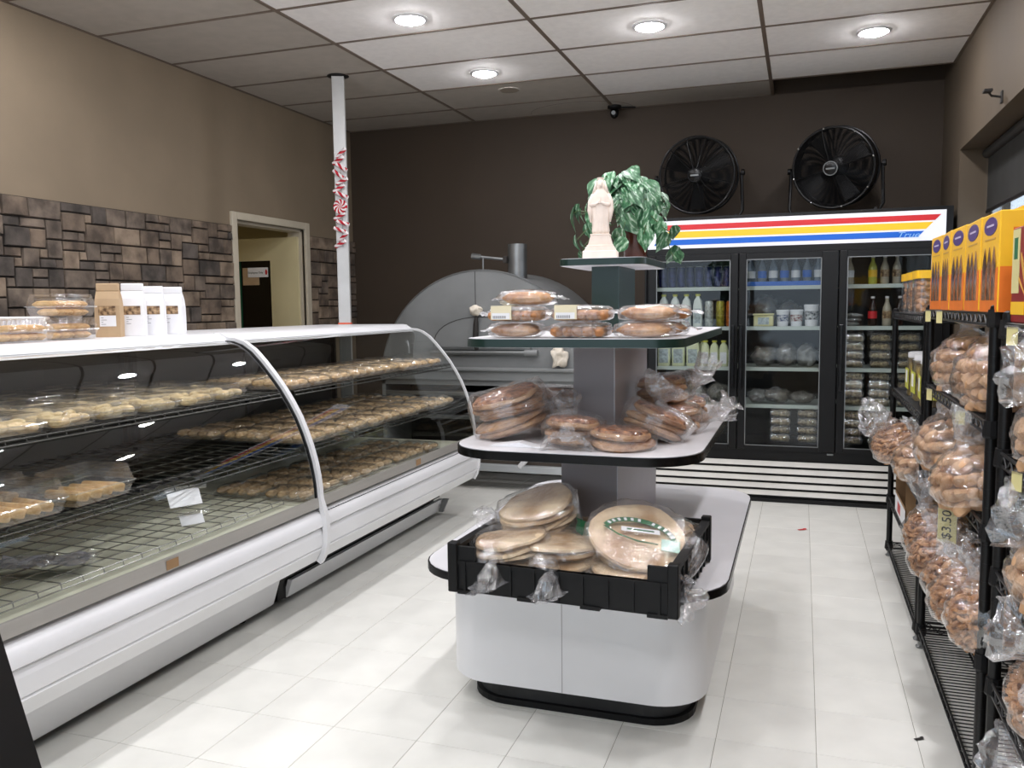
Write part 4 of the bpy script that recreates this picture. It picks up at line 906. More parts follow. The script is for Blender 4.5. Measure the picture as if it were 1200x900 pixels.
bread_bag('film bag of seeded bread leaning on another bag, tail standing up', (2.185,-1.05,ZM+.020), (-.10,.34,.1), 3, .108, .1, 'spiral', 5, MG, [(-.02,.03,.115),(-.02,.03,.16),(-.01,.03,.20)])
bread_bag('film bag of seeded bread at the right of the middle deck, lower of a pile', (2.225,-.83,ZM), (0,.0,.35), 3, .098, .12, 'spiral', 6, MG)
bread_bag('film bag of seeded bread with big upright tail on top of a pile', (2.19,-.75,ZM+.105), (0,-.12,.30), 3, .094, .14, 'spiral', 7, MG, [(.125,0,.05),(.155,0,.10),(.19,0,.15)])
bread_bag('film bag of seeded bread at the back of the middle deck', (2.235,-.50,ZM), (0,0,.3), 3, .09, .1, 'spiral', 8, MG)
ps = thing('paper_slip', 'white folded paper slip on the middle deck under a bread bag', 'paper', (1.775,-1.275,ZM), (0,0,.06)); obj('slip', MB().box(-.10,.09,-.035,.03,0,.003).prism([(-.10,.003),(.05,.003),(.0,.016)], 1, -.03, .02), M['paper'], ps)
# ---- upper deck: film packs of ring biscuits
ZU = 1.2875
LOAF = [biscuit(.085, .021, .85, 10, .05, 60+i).mesh('biscuit', M['loaf'], True) for i in range(2)] + [biscuit(.15, .030, .75, 10, .04, 70).mesh('biscuit', M['loaf'], True)]
def biscuit_pack(label, loc, w, kind, seed, lab=False, group='film packs of biscuits on the upper deck'):
    t = thing('biscuit_pack', label, 'biscuit pack', loc, (0,0,rnd.uniform(-.06,.06)), group)
    if kind == 0:      # long loaves
        for j in range(2): put('biscuit', LOAF[2], t, (0, -.032+j*.064, .003), (0,0,rnd.uniform(-.05,.05)), (w/.17,1,1))
    else:
        for i in range(5): 
            for j in range(2): put('biscuit', LOAF[(i+j) % 2], t, (-w*.36+i*w*.18, -.035+j*.07, .003), (0, 0, HB+rnd.uniform(-.3,.3)))
    obj('film_wrap', softbox(-w/2, w/2, -.078, .078, 0, .053, .005, seed), M['film'], t, 'all')
    for s in (-1, 1):
        mb = crumple(4, 8, .05, .10, .012, seed+s); mb.xf(Matrix.Translation((s*(w/2+.012),0,.022)) @ Matrix.Rotation(s*.25,4,'Y')); obj('wrap_end', mb, M['tail'], t, 'all')
    if lab:
        lb = obj('paper_band', MB().box(-w*.38,-w*.02,-.0825,-.0805,.008,.052).box(-w*.38,-w*.02,-.0805,.03,.0525,.0545), mat('cream_label', (232,222,190), .5) if 'cream_label' not in bpy.data.materials else bpy.data.materials['cream_label'], t)
        obj('barcode_print', MB().box(-w*.36,-w*.05,-.0830,-.0825,.010,.030), M['paper'], lb)
        bar = MB()
        for i in range(9): bar.box(-w*.34+i*.0052,-w*.34+i*.0052+.0022,-.0834,-.0830,.012,.021)
        obj('barcode_bars', bar, M['ink'], lb)
YU = -1.265
biscuit_pack('film pack of loaf biscuits, bottom of the tallest pile on the upper deck', (1.762,YU,ZU), .185, 0, 1)
biscuit_pack('film pack with paper label in the middle of the tallest pile on the upper deck', (1.772,YU,ZU+.054), .20, 1, 2, True)
biscuit_pack('film pack of loaf biscuits topping the tallest pile on the upper deck', (1.800,YU+.01,ZU+.108), .19, 0, 3)
biscuit_pack('film pack of finger biscuits under the other labelled pack', (1.988,YU,ZU), .195, 1, 4)
biscuit_pack('film pack with paper label lying over the finger biscuits', (1.992,YU,ZU+.054), .205, 1, 5, True)
biscuit_pack('film pack of loaf biscuits at the right end of the upper deck, lower one', (2.198,YU,ZU), .195, 0, 6)
biscuit_pack('film pack of loaf biscuits at the right end of the upper deck, upper one', (2.212,YU+.01,ZU+.054), .19, 0, 7)
biscuit_pack('film pack of loaf biscuits in the row behind the right end pile', (2.225,YU+.18,ZU), .19, 0, 8)
biscuit_pack('film pack of finger biscuits on top in the row behind', (2.235,YU+.18,ZU+.054), .18, 1, 9)
# ---- crate on the lower deck
cr_ = thing('bread_crate', 'black plastic bread crate resting on the lower deck', 'crate', (2.022,-1.345,.5005), (0,0,-.05))
cw, cd, chh = .345, .29, .150
def notch_side(y, lo):
    mb = MB(); mb.box(-cw, cw, y-.006, y+.006, .012, lo)
    for s in (-1, 1): mb.box(min(s*cw,s*(cw-.075)), max(s*cw,s*(cw-.075)), y-.006, y+.006, lo, chh)
    for i in range(9): x = -cw+.04+i*(2*cw-.08)/8; mb.box(x-.004, x+.004, y-.012, y+.012, .012, lo)
    mb.box(-cw, cw, y-.010, y+.010, lo-.012, lo)
    return mb
obj('front_side', notch_side(-cd, .105), M['black'], cr_); obj('back_side', notch_side(cd, .105), M['black'], cr_)
for s in (-1, 1):
    mb = MB().box(s*cw-.006, s*cw+.006, -cd, cd, .012, chh-.012).box(s*cw-.014, s*cw+.014, -cd-.012, cd+.012, chh-.012, chh)
    for i in range(9): y = -cd+.03+i*(2*cd-.06)/8; mb.box(s*cw-.012, s*cw+.012, y-.004, y+.004, .012, chh-.012)
    mb.box(s*cw-.012, s*cw+.012, -cd, cd, .075, .085)
    obj('crate_end', mb, M['black'], cr_)
obj('crate_floor', MB().box(-cw, cw, -cd, cd, .004, .012), M['black'], cr_)
for x in (-.30,-.1,.1,.30): obj('crate_runner', MB().box(x-.03, x+.03, -cd-.008, cd+.008, 0, .006).box(x-.03,x+.03,-cd-.012,-cd-.004,-.006 if False else .0,.012), M['black'], cr_)
for sx in (-1, 1):
    for sy in (-1, 1): obj('corner_post', MB().rbox(sx*cw-.016, sx*cw+.016, sy*cd-.016, sy*cd+.016, .004, chh+.012, .003, 1), M['black'], cr_)
ZC = .515
def tail_down(x, y):  # tail drooping
    return None
bread_bag('film bag of pitas on top at the left end of the crate', (1.85,-1.27,ZC+.105), (.16,-.24,.35), 5, .130, .1, 'pita', 11, None, [(-.14,.03,.075),(-.17,.03,.08),(-.205,.03,.07)])
bread_bag('film bag of pitas at the left corner of the crate, tail hanging', (1.80,-1.46,ZC+.045), (.06,.05,-1.7), 4, .120, .1, 'pita', 12, None, [(.16,.02,.06),(.19,.02,.0),(.205,.02,-.075)])
bread_bag('film bag of pitas at the crate front beside the printed bag', (1.975,-1.45,ZC+.035), (.06,.05,-1.75), 4, .122, .1, 'pita', 13, None, [(.175,.05,.06),(.205,.05,.01),(.215,.05,-.07)])
def printed(t, H):
    # printed emblem lying just above the top of the bag: green arch band and name ribbon
    M4 = Matrix.Translation((.0,.0,H+.010)) @ Matrix.Rotation(-.30,4,'Z') @ Matrix.Scale(1.25,4)
    e = obj('printed_emblem', MB().prism([(.095*math.cos(math.radians(a)), .062*math.sin(math.radians(a))-.02) for a in range(8,173,8)]+[(.080*math.cos(math.radians(a)), .046*math.sin(math.radians(a))-.02) for a in range(172,7,-8)], 2, 0, .0008).xf(M4), M['greenp'], t)
    for k, a in enumerate(range(24, 160, 12)):
        if 5 == k: continue
        obj('band_letter', MB().box(-.0035,.0035,-.005,.005,.0009,.0013).xf(M4 @ Matrix.Translation((.0875*math.cos(math.radians(a)), .054*math.sin(math.radians(a))-.02, 0)) @ Matrix.Rotation(math.radians(a-90),4,'Z')), M['paper'], e)
    rb_ = obj('name_ribbon', MB().box(-.048,.048,-.009,.007,.0004,.0010).xf(M4 @ Matrix.Rotation(.18,4,'Z')), M['paper'], e)
    obj('ribbon_print', MB().box(-.034,.034,-.003,.002,.0011,.0014).xf(M4 @ Matrix.Rotation(.18,4,'Z')), M['greenp'], rb_)
    obj('lower_swoosh', MB().prism([(-.092,-.014),(-.05,-.034),(.0,-.042),(.05,-.036),(.05,-.033),(.0,-.037),(-.05,-.030),(-.086,-.012)], 2, 0, .0008).xf(M4), M['greenp'], e)
    obj('pale_panel', MB().prism([(.055,-.012),(.10,-.006),(.105,-.046),(.06,-.052)], 2, 0, .0006).xf(M4), M['lgreen'], e)
bread_bag('film bag of pitas with a green printed emblem in the crate', (2.195,-1.39,ZC+.085), (.50,.06,.35), 4, .150, .12, 'pita', 14, None, [(.10,-.17,.03),(.12,-.20,.02),(.15,-.22,.0)], printed)
bread_bag('film bag of pitas under the printed bag at the front of the crate', (2.20,-1.475,ZC+.01), (.04,0,-.3), 3, .13, .12, 'pita', 15, None, [(.145,-.03,.05),(.155,-.06,.06),(.16,-.10,.06)])
bread_bag('film bag of browned pitas at the back right corner of the crate', (2.265,-1.19,ZC+.02), (0,0,2.5), 5, .10, .1, 'pita', 16)
bread_bag('film bag of pitas at the back of the crate', (2.03,-1.19,ZC+.02), (0,0,1.5), 4, .12, .1, 'pita', 17)
gp = thing('printed_wrapper', 'green and white printed bag end between pita bags in the crate', 'wrapper', (2.02,-1.30,ZC+.125), (.5,.4,.5))
obj('green_print', crumple(8,6,.10,.09,.014,5), M['greenp'], gp, 'all'); obj('white_print', crumple(6,4,.07,.05,.012,9).xf(Matrix.Translation((.04,-.035,.006))), M['paper'], gp, 'all')
# ---- statue and plant on the top deck
ZT_ = 1.5705
st = thing('madonna_statue', 'small white statue of a robed veiled woman on a stepped base', 'statue', (1.945,-.79,ZT_), (0,0,.14))
obj('stepped_base', MB().rbox(-.065,.065,-.055,.055,0,.030,.003).prism([(-.06,.030),(.06,.030),(.052,.046),(-.052,.046)], 1, -.048,.048).rbox(-.050,.050,-.042,.042,.046,.052,.002).prism([(-.046,.052),(.046,.052),(.036,.088),(-.036,.088)], 1, -.034,.034).rbox(-.038,.038,-.036,.036,.088,.094,.002), M['stone'], st)
rg = []
prof = [(.094,.030,.024),(.108,.033,.026),(.13,.031,.024),(.16,.034,.025),(.19,.038,.027),(.21,.040,.027),(.23,.038,.026),(.245,.031,.023),(.256,.021,.018),(.266,.015,.015),(.278,.0165,.018),(.290,.0155,.0175),(.298,.010,.012),(.302,.003,.004)]
for z, a, b in prof:
    rg.append([((a*(1+(.09*math.sin(9*2*math.pi*k/40)+.05*math.sin(5*2*math.pi*k/40+z*30))*(1 if z < .2 else .25)))*math.cos(2*math.pi*k/40), (b*(1+.10*math.sin(11*2*math.pi*k/40+z*20)*(1 if z < .2 else .25)))*math.sin(2*math.pi*k/40), z) for k in range(40)])
fg = MB().rings(rg)
for s in (-1, 1):     # cloak folds, forearms and praying hands
    fg.tube([(s*.026,-.002,.244),(s*.037,-.004,.220),(s*.040,-.008,.185),(s*.036,-.010,.140)], [.010,.011,.010,.004], 8)
    fg.tube([(s*.036,-.012,.205),(s*.020,-.026,.205),(s*.003,-.030,.213)], [.008,.006,.004], 8)
fg.sphere((0,-.030,.217), (.004,.004,.010), 8, 6)
for s in (-1, 1): fg.tube([(s*.014,-.010,.296),(s*.020,-.004,.27),(s*.026,.0,.245)], [.004,.006,.008], 6)
fg.sphere((0,-.0155,.279), (.009,.006,.012), 10, 8); fg.sphere((0,-.0215,.279), (.0018,.002,.003), 6, 4)
obj('robed_figure', fg, M['stone'], st, 'all')
obj('crown', MB().lathe([(.012,.300),(.014,.308),(.010,.306)], 10, cap=False), M['stone'], st)
pp = thing('potted_ivy', 'leafy variegated trailing plant in a glossy brown pot', 'plant', (2.035,-.555,ZT_))
obj('pot', MB().lathe([(.042,0),(.046,.006),(.060,.15),(.066,.185),(.070,.19),(.066,.195),(.060,.19),(.058,.175)], 28, cap=False), M['pot'], pp, True)
obj('soil', MB().lathe([(.0005,.172),(.059,.172)], 20, cap=False), M['soil'], pp)
def leafmat():
    m, nt, b = nmat('variegated_leaf'); N = nt.nodes; L = nt.links; tc = N.new('ShaderNodeTexCoord')
    w = N.new('ShaderNodeTexNoise'); w.inputs['Scale'].default_value = 2.6; w.inputs['Detail'].default_value = 5; mp = N.new('ShaderNodeMapping'); mp.inputs['Scale'].default_value = (1.0, 2.2, 1)
    oi = N.new('ShaderNodeObjectInfo'); ad = N.new('ShaderNodeVectorMath'); ad.operation = 'ADD'; L.new(tc.outputs['Generated'], mp.inputs[0]); L.new(mp.outputs[0], ad.inputs[0]); L.new(oi.outputs['Random'], ad.inputs[1]); L.new(ad.outputs[0], w.inputs[0])
    r = N.new('ShaderNodeValToRGB'); e = r.color_ramp.elements; e[0].position = .38; e[0].color = lin((44,92,62)); e[1].position = .66; e[1].color = lin((206,228,208)); x = e.new(.53); x.color = lin((92,148,104)); L.new(w.outputs[0], r.inputs[0])
    hs = N.new('ShaderNodeHueSaturation'); mr = N.new('ShaderNodeMapRange'); mr.inputs[3].default_value = .6; mr.inputs[4].default_value = 1.15; L.new(oi.outputs['Random'], mr.inputs[0]); L.new(mr.outputs[0], hs.inputs['Value']); L.new(r.outputs[0], hs.inputs['Color']); L.new(hs.outputs[0], b.inputs['Base Color']); b.inputs['Roughness'].default_value = .4
    return m
M['leaf'] = leafmat()
def leafmesh(L, Wd, fold, droop):
    vs = []; fs = []; n = 7
    half = [0,.62,.95,1,.82,.5,.2,0]
    for i in range(n+1):
        t = i/n; w = Wd/2*half[i]; x = L*t; zd = -droop*t*t*L
        vs += [(x-(.06*L if i == 1 else 0), -w, zd+fold*w), (x, 0, zd-.0005), (x-(.06*L if i == 1 else 0), w, zd+fold*w)]
    for i in range(n): a = 3*i; fs += [(a,a+1,a+4,a+3),(a+1,a+2,a+5,a+4)]
    return MB().add(vs, fs).mesh('leaf', M['leaf'], 'all')
LV = [leafmesh(.105,.074,.35,.35), leafmesh(.088,.064,.25,.6), leafmesh(.115,.078,.3,.25), leafmesh(.075,.055,.4,.5)]
q = random.Random(12); stems = MB()
crown = Vector((-.03, 0, .185))
def addleaf(p, d, k, s=1.0):
    p = Vector(p); n = (p-Vector((-.03,.05,.16))).normalized()+Vector((q.uniform(-.35,.35), q.uniform(-.5,.1), q.uniform(-.1,.5))); n.normalize()
    x = Vector(d)+Vector((0,0,-.55)); x = x-n*x.dot(n); x = x.normalized() if x.length > .05 else n.orthogonal(); y = n.cross(x)
    Rl = Matrix((x, y, n)).transposed().to_4x4() @ Matrix.Rotation(q.uniform(-.6,.6), 4, 'Z')
    put('leaf', LV[k], pp, p-x*.03, Rl.to_euler(), s)
for i in range(104):
    a = q.uniform(0, 2*math.pi); el = math.asin(q.uniform(-.05, 1)); rr_ = q.uniform(.6, 1.0)
    p = crown + Vector((-.02+.185*math.cos(a)*math.cos(el)*rr_, .125*math.sin(a)*math.cos(el)*rr_, .02+.16*math.sin(el)*rr_))
    d = Vector((math.cos(a)*1.0, math.sin(a)*.8-.35, q.uniform(-.7,.35)))
    base = crown+Vector((q.uniform(-.03,.03), q.uniform(-.03,.03), -.02)); stems.tube([base, base.lerp(p,.5)+Vector((0,0,.03)), p], .0022, 5)
    addleaf(p, d, q.randrange(4), q.uniform(.7,1.05))
for vine in ([(-.12,-.05,.17),(-.19,-.06,.13),(-.235,-.06,.085)],[(-.15,-.06,.12),(-.20,-.07,.06),(-.205,-.07,.02)],[(.10,-.06,.15),(.14,-.08,.08),(.155,-.085,.03),(.175,-.09,.0)],[(.08,-.09,.17),(.13,-.1,.12),(.16,-.1,.10)],[(-.02,-.11,.15),(-.035,-.115,.10),(-.02,-.115,.06)],[(.05,-.09,.17),(.06,-.1,.13),(.05,-.1,.1)],[(-.17,-.04,.2),(-.23,-.04,.21),(-.25,-.04,.2)]):
    v = [crown+Vector((0,0,-.01))]+[Vector(p) for p in vine]; stems.tube(v, .0022, 5)
    for p in v[1:]: addleaf(p, (p.x*2+q.uniform(-.3,.3), -.5+q.uniform(-.3,.3), q.uniform(-1.1,-.3)), q.randrange(4), q.uniform(.75,1.0))
obj('stems', stems, M['stem'], pp)
# ================================================================ WIRE RACKS
RX0, RX1 = 3.145, 3.585
SLV = MB().lathe([(.020,-.036),(.0225,-.030),(.019,.010)], 10).mesh('shelf_sleeve', M['black'])
def rack(label, y0, y1, zs, H=1.62):
    t = thing('wire_rack', label, 'rack', ((RX0+RX1)/2, (y0+y1)/2, 0))
    ox, oy = (RX0+RX1)/2, (y0+y1)/2; a, b = RX0-ox, RX1-ox; c, d = y0-oy, y1-oy
    for px in (a+.013, b-.013):
        for py in (c+.013, d-.013):
            mb = MB().tube([(px,py,.03),(px,py,H)], .0150, 10); 
            for i in range(int(H/.05)): mb.lathe([(.0156,.045+i*.05),(.0156,.049+i*.05)], 10, (px,py,0))
            p = obj('post', mb, M['blackm'], t, True); obj('foot', MB().lathe([(.016,0),(.018,.008),(.010,.012),(.009,.03)], 10, (px,py,0)), M['steel'], p)
            obj('post_cap', MB().lathe([(.0135,H),(.0135,H+.004),(.006,H+.008)], 10, (px,py,0)), M['black'], p)
    for z in zs:
        s = MB()
        for x in (a+.006, b-.006):
            s.tube([(x,c+.02,z),(x,d-.02,z)], .0042, 6).tube([(x,c+.02,z-.030),(x,d-.02,z-.030)], .0042, 6)
            n = int((d-c)/.035); s.tube([(x, c+.02+(d-c-.04)*i/n, z-.003 if i % 2 else z-.028) for i in range(n+1)], .0026, 4)
        for y in (c+.012, d-.012):
            s.tube([(a+.02,y,z),(b-.02,y,z)], .0042, 6).tube([(a+.02,y,z-.030),(b-.02,y,z-.030)], .0042, 6)
            n = 12; s.tube([(a+.02+(b-a-.04)*i/n, y, z-.003 if i % 2 else z-.028) for i in range(n+1)], .0026, 4)
        for x in (a+.15, b-.15): s.tube([(x,c+.02,z-.006),(x,d-.02,z-.006)], .004, 6)
        n = int((d-c)/.0245)
        for i in range(1, n): y = c+(d-c)*i/n; s.tube([(a+.004,y,z+.001),(b-.004,y,z+.001)], .0022, 4)
        so = obj('wire_shelf', s, M['blackm'], t)
        for px in (a+.013, b-.013):
            for py in (c+.013, d-.013): put('shelf_sleeve', SLV, so, (px, py, z))
    return t
ZA, ZB, ZCs = [1.36,1.070,.795,.440,.090], [1.338,.930,.600,.335,.075], [1.336,1.02,.72,.436,.09]
rack('black wire rack between two others, holding rolls and yellow cartons', -1.535, -.335, ZA, 1.375)
rack('black wire rack nearest the cooler, holding jars and a cardboard box', -.275, .985, ZB, 1.352)
rack('black wire rack with red cartons on top', -2.86, -1.655, ZCs, 1.36)
# price tags clipped to shelf edges
TG = 'small yellow price tags on the rack edges'
for (y, z, rz) in ((-.42,1.345,0),(-.70,1.345,0),(-.52,1.053,0),(-1.18,1.05,.3),(-1.80,1.318,.1),(-1.90,1.0,0)):
    t = thing('price_tag', 'small blank yellow price tag clipped to a rack shelf edge', 'price tag', (RX0-.006, y, z), (0,0,rz+.45), TG); obj('tag_card', MB().box(-.001,0,-.016,.016,-.028,.014), M['ytag'], t); obj('tag_clip', MB().box(-.003,-.001,-.020,.020,.010,.018), M['clear'], t)
tg = thing('handwritten_price_tag', 'yellow price tag reading $3.50 hanging from the rack shelf edge', 'price tag', (3.112, -1.19, .715), (.0,.0,1.0)); obj('tag_card', MB().box(-.001,.0,-.028,.028,-.055,.055), M['ytag'], tg); put('tag_lettering', text_mesh('$3.50', .040, M['ink']), tg, (-.0018, 0, .0), (math.pi/2, -math.pi/2, -math.pi/2))
obj('tag_sleeve', MB().box(-.0025,.001,-.030,.030,-.10,.058), M['clear'], tg); obj('tag_strap', MB().box(0,.09,-.004,.004,.05,.054), M['clear'], tg)
# ---- sacks of baked goods
ROLL = [biscuit(.066, .023, .85, 8, .12, 80+i).mesh('bread_roll', M['roll'], True) for i in range(3)]
TAR = [MB().tube([(.014*math.cos(2*math.pi*k/8), .011*math.sin(2*math.pi*k/8), .004*math.sin(k)) for k in range(8)], .0065, 5, True), MB().tube([(-.018,0,0),(0,.006,.003),(.018,0,0)], [.006,.008,.006], 6)]
SACKS = []
def sack(label, loc, w, d, h, kind, seed, group=None, lean=-.1, tail=(0,0,.12), cat='bag', name='biscuit_sack', mm=None, dense=1.0):
    """upright film sack: w along y, d along x"""
    q = random.Random(seed); t = thing(name, label, cat, loc, (0, lean, 0), group)
    hb = h*.86
    def rad(z): 
        u = z/hb; return max(.1, (1-abs(2*u-.85)**2.6*.55)) if u < 1 else .3
    if kind == 'roll':
        for lev in range(max(1, int(hb/.037))):
            z = .006+lev*.037; s = rad(z+.02); n = max(5, int(2*math.pi*(w+d)/4*s/.050)); off = q.random()
            for i in range(n):
                a = 2*math.pi*(i+off)/n; put('bread_roll', ROLL[(i+lev) % 3], t, ((d/2-.026)*s*math.cos(a), (w/2-.026)*s*math.sin(a), z), (q.uniform(-.6,.6), q.uniform(-.6,.6), q.uniform(0,3.1)))
            if False: put('bread_roll', ROLL[lev % 3], t, (0,0,z), (q.uniform(-.5,.5), q.uniform(-.5,.5), q.uniform(0,3.1)))
    else:
        mb = MB()
        for lev in range(int(hb/.020)):
            z = .01+lev*.020; s = rad(z); n = max(6, int(2*math.pi*(w+d)/4*s/.024*dense)); off = q.random()
            for i in range(n):
                a = 2*math.pi*(i+off)/n; mb.merge(TAR[q.randrange(2)], Matrix.Translation(((d/2-.016)*s*math.cos(a), (w/2-.016)*s*math.sin(a), z)) @ Matrix.Rotation(q.uniform(0,6),4,'Z') @ Matrix.Rotation(q.uniform(-1.4,1.4),4,'X'))
        mb.sphere((0,0,hb*.48), ((d/2-.03)*.85,(w/2-.03)*.85,hb*.42), 10, 6)
        o = obj('biscuits', mb, mm or M['nut'], t, True); o['kind'] = 'stuff'
    zz = [.002,.02,.25*hb,.5*hb,.75*hb,.95*hb,h,h*1.04]
    rf = [.55,.86,1.0,1.02,.92,.62,.22,.16]
    sp = [(0,0,z) for z in zz] + [(tail[0]*.45,tail[1]*.45,h*1.04+tail[2]*.45),(tail[0],tail[1],h*1.04+tail[2])]
    rd = [(d/2*f*1.02+.004, w/2*f*1.02+.004) for f in rf] + [(d*.22,w*.17),(d*.32,w*.24)]
    am = [.001,.004,.004,.005,.006,.008,.006,.006,.014,.018]
    rg = loft(sp, rd, am, 40, 5, seed+50, 36); split_loft(rg, 30, t, .0)
    return t
RG = 'clear sacks of large rolls on the middle rack'
sack('large clear sack of rolls on the second shelf of the middle rack, toward the cooler', (3.27,-.62,1.073), .36, .25, .22, 'roll', 1, RG, -.12, (.02,0,.05))
sack('large clear sack of rolls on the second shelf by the near rack post', (3.26,-1.16,1.073), .42, .25, .23, 'roll', 2, RG, -.10, (.05,0,.04))
sack('clear sack of rolls on the third shelf bulging toward the aisle', (3.22,-.62,.798), .36, .24, .20, 'roll', 3, None, -.22, (.08,-.08,.05))
sack('clear sack of rolls on the third shelf next to the near rack post', (3.20,-1.22,.798), .34, .24, .18, 'roll', 4, None, -.30, (.06,0,.06))
TGp = 'clear sacks of taralli biscuits on the low shelf of the middle rack'
for i, (y, x, w, h) in enumerate(((-.55,3.19,.26,.20),(-.80,3.18,.24,.17),(-1.02,3.20,.24,.16),(-1.24,3.19,.24,.17),(-1.44,3.21,.2,.20))):
    sack('clear sack of brown taralli on the low shelf of the middle rack' if i else 'clear sack of taralli with tall white tail behind the $3.50 tag', (x, y, .443), w, .22, h, 'taralli', 10+i, TGp, -.28, (.03,.0,.05 if i else .10))
sack('clear sack of small brown nuts spilling over the third shelf of the far rack', (3.185,.66,.603), .44, .26, .20, 'taralli', 20, None, -.35, (-.10,.06,.04))
sack('clear sack of rolls beside the sack of nuts on the far rack', (3.22,.12,.603), .34, .24, .20, 'roll', 21, None, -.2, (.02,0,.06))
CG = 'clear sacks on the rack with red cartons'
for i, (y, z, k, w, h) in enumerate(((-1.93,1.023,'roll',.34,.20),(-1.92,.723,'roll',.36,.17),(-1.95,.439,'taralli',.32,.20),(-1.90,.093,'roll',.30,.22),(-2.28,1.023,'roll',.3,.2),(-2.28,.723,'taralli',.3,.2),(-2.28,.439,'taralli',.3,.2),(-2.28,.093,'roll',.3,.22))):
    sack('clear sack of %s %s, %s shelf of the red carton rack' % ('rolls' if k == 'roll' else 'taralli', 'by the post' if y > -2.1 else 'away from the post', {1.023:'second',.723:'third',.439:'fourth',.093:'bottom'}[z]), (3.27, y, z), w, .27, h, k, 30+i, None, -.08, (-.12,.08,.02))
# jars with white lids
Mjar = mat('pickled_olives', (120,92,34), .35, var=.5, vscale=26, col2=(176,150,60)); Mjl = mat('yellow_green_label', (206,206,84), .45, var=.25, vscale=40)
Mwl = mat('white_lid', (236,236,238), .35)
for i, y in enumerate((.62,.38,.14)):
    t = thing('olive_jar', 'large square jar of olives with white lid on the far rack', 'jar', (3.265, y, .9335), (0,0,rnd.uniform(-.1,.1)), 'olive jars with white lids')
    obj('jar_body', MB().prism(rrect(-.075,.075,-.085,.085,.025,3), 2, 0, .175), Mjar, t, True); obj('jar_glass', MB().prism(rrect(-.079,.079,-.089,.089,.028,3), 2, 0, .185), M['clear'], t, True)
    obj('jar_lid', MB().lathe([(.078,.186),(.078,.208),(.070,.212)], 20), Mwl, t, True)
    lb = obj('jar_label', MB().box(-.0815,-.0795,-.07,.07,.03,.13).box(-.07,.07,-.0915,-.0895,.03,.13), Mjl, t); obj('label_panel', MB().box(-.0822,-.0815,-.02,.04,.06,.12), M['paper'], lb)
# cookie tubs with yellow lids
for i, y in enumerate((.72,.50,.28)):
    t = thing('cookie_tub', 'square clear tub of cookies with yellow lid on the far rack', 'tub', (3.26, y, 1.3415), (0,0,rnd.uniform(-.05,.05)), 'yellow-lidded cookie tubs')
    obj('tub_walls', MB().prism(rrect(-.092,.092,-.092,.092,.02,3), 2, 0, .155), M['clear'], t, True); obj('tub_lid', MB().prism(rrect(-.095,.095,-.095,.095,.02,3), 2, .156, .192), M['yellow'], t, True)
    mb = MB(); qq = random.Random(i)
    for lev in range(5):
        for k in range(4):
            for s, ax in ((-1,0),(-1,1)):
                mb2 = biscuit(.055,.014,.8,8,.1,k); o_ = -.066+k*.044
                mb.merge(mb2, Matrix.Translation((-.068,o_,.018+lev*.027) if ax == 0 else (o_,-.068,.018+lev*.027)) @ Matrix.Rotation(qq.uniform(-.9,.9),4,'X') @ Matrix.Rotation((HB if ax == 0 else 0)+qq.uniform(-.5,.5),4,'Z'))
    mb.box(-.06,.06,-.06,.06,.004,.15); o = obj('cookies', mb, M['nut'], t, True); o['kind'] = 'stuff'
# cardboard box of goods on the low shelf of the far rack
bx = thing('cardboard_box', 'open cardboard box of wrapped goods on the low shelf of the far rack', 'box', (3.28,.42,.338))
obj('box_walls', MB().box(-.13,.13,-.22,.22,0,.004).box(-.13,-.127,-.22,.22,.004,.10).box(.127,.13,-.22,.22,.004,.20).box(-.13,.13,-.22,-.217,.004,.22).box(-.13,.13,.217,.22,.004,.20), M['cardb'], bx); obj('white_front', MB().box(-.1315,-.1302,-.21,.21,.005,.09), M['paper'], bx); obj('red_print', MB().box(-.1320,-.1315,-.02,.10,.02,.07), M['red'], bx)
for i in range(6): lump('wrapped_snack', 'small dark wrapped snack in the open cardboard box', 'snack', (3.23+.05*(i % 2), .28+.09*(i//2), .345), (.045,.045,.06), mat('snack_wrap%d' % i, ((90,60,40),(60,90,50),(120,50,40),(150,130,110),(70,50,40),(110,80,60))[i], .4, var=.4, vscale=30), 60+i, group='wrapped snacks in the cardboard box')
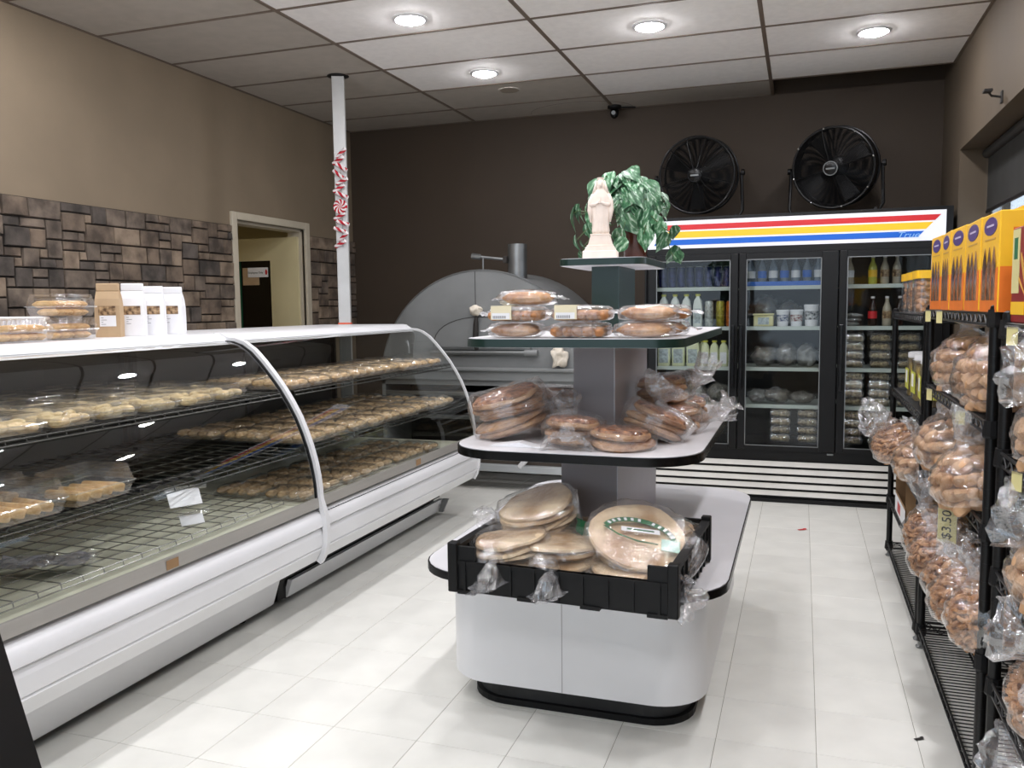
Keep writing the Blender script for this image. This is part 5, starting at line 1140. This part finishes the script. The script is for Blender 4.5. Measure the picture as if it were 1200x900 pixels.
# cartons on the rack tops
def carton(label, y, w, h, rz, face_logo, x=3.225, d=.15):
    t = thing('biscuit_carton', label, 'carton', (x, y, 1.3635), (0,0,rz), 'yellow biscuit cartons on the rack')
    obj('carton_body', MB().rbox(-d/2,d/2,-w/2,w/2,0,h,.003,1), M['ybox'], t)
    fx = -d/2
    obj('orange_panel', MB().prism([(-w/2+.003,.0),(w/2-.003,.0),(w/2-.003,h*.45),(w*.2,h*.40),(0,h*.48),(-w*.2,h*.40),(-w/2+.003,h*.45)], 0, fx-.0012, fx-.0002), M['orange'], t)
    obj('orange_panel', MB().prism([(-d/2+.003,.0),(d/2-.003,.0),(d/2-.003,h*.45),(-d/2+.003,h*.45)], 1, -w/2-.0012, -w/2-.0002), M['orange'], t)
    for i in range(2 if w < .2 else 3):
        yy = -w*.26+i*w*(.5 if w < .2 else .26); s = w*.105
        win = obj('window', MB().prism([(yy-s,h*.12),(yy+s,h*.12),(yy+s,h*.48),(yy,h*.66),(yy-s,h*.48)], 0, fx-.0024, fx-.0013), mat('dark_window', (96,68,50), .15, var=.35, vscale=18, col2=(176,132,98)) if 'dark_window' not in bpy.data.materials else bpy.data.materials['dark_window'], t)
    lg = obj('logo_oval', MB().prism([(w*.36*math.cos(k*math.pi/8), h*.87+.024*math.sin(k*math.pi/8)) for k in range(16)], 0, fx-.0014, fx-.0002), M['purple'], t)
    obj('logo_lettering', MB().box(fx-.0019,fx-.0014,-w*.2,w*.2,h*.865,h*.885), mat('lilac_print', (206,196,226), .4) if 'lilac_print' not in bpy.data.materials else bpy.data.materials['lilac_print'], lg)
    obj('print_line', MB().box(fx-.0014,fx-.0002,-w*.3,w*.3,h*.73,h*.745), M['gold'], t)
    obj('print_line', MB().box(-d*.3,d*.3,-w/2-.0014,-w/2-.0002,h*.8,h*.83), M['orange'], t)
    obj('top_flap', MB().prism([(-w*.3,h),(w*.3,h),(w*.26,h+.014),(-w*.26,h+.014)], 0, -.012, .012), M['ybox'], t)
carton('yellow carton with spade windows farthest toward the cooler on the rack', -.50, .20, .268, .04, 0)
carton('yellow carton with spade windows second from the cooler on the rack', -.725, .22, .266, -.03, 0)
carton('yellow carton with spade windows in the middle of the carton row', -.96, .22, .264, .03, 0)
carton('yellow carton with three spade windows beside the red carton', -1.215, .25, .260, -.02, 0)
carton('yellow carton at the end of the row above the near rack post', -1.455, .20, .258, .02, 0)
for i, y in enumerate((-1.80,-2.08)):
    t = thing('red_carton', 'dark red carton with gold leaf print and yellow corner strip', 'carton', (3.25, y, 1.3395), (0,0,.02), 'dark red cartons on the rack')
    obj('carton_body', MB().rbox(-.09,.09,-.12,.12,0,.225,.003,1), M['maroon'], t)
    obj('corner_strip', MB().box(-.0915,-.0902,.055,.117,.07,.22), M['ytag'], t); obj('green_mark', MB().box(-.0922,-.0915,.07,.10,.15,.20), M['greenp'], t)
    for k in range(5):
        a = k*.5-.9; obj('gold_leaf', MB().prism([(-.02+.012*math.sin(a), .06),(-.02+.09*math.sin(a)-.008,.06+.10*math.cos(a)),(-.02+.11*math.sin(a),.06+.125*math.cos(a)),(-.02+.09*math.sin(a)+.008,.06+.10*math.cos(a))], 0, -.0915, -.0902), M['gold'], t)
    obj('yellow_print', MB().box(-.0915,-.0902,.0,.117,.02,.05), M['yellow'], t)
for nm, loc, s, m, lab in (('paper_scrap', (2.706,1.402,.0005), .028, M['red'], 'tiny red paper scrap on the floor tiles before the cooler'), ('leaf_scrap', (3.06,-1.145,.0005), .016, M['ovend'], 'tiny dark leaf scrap on the floor beside the rack')):
    t = thing(nm, lab, 'scrap', loc, (0,0,.6)); obj('scrap', crumple(4, 3, s*2, s*.8, .003, 2), m, t)
    obj('torn_corner', crumple(3, 3, s*.7, s*.5, .003, 6).xf(Matrix.Translation((s*.9,s*.3,0))), m, t)
yb = thing('tall_yellow_carton', 'plain yellow carton standing behind the dark red cartons', 'carton', (3.44, -1.86, 1.3395)); obj('carton_body', MB().rbox(-.08,.08,-.20,.20,0,.30,.003,1), M['ybox'], yb); obj('print_line', MB().box(-.0815,-.0802,-.15,.15,.23,.25), M['orange'], yb); obj('top_flap', MB().prism([(-.1,.30),(.1,.30),(.08,.316),(-.08,.316)], 0, -.012, .012), M['ybox'], yb)
for ob in bpy.data.objects:
    if ob.type == 'MESH' and not ob.data.polygons: bpy.data.objects.remove(ob)
bpy.context.view_layer.update()
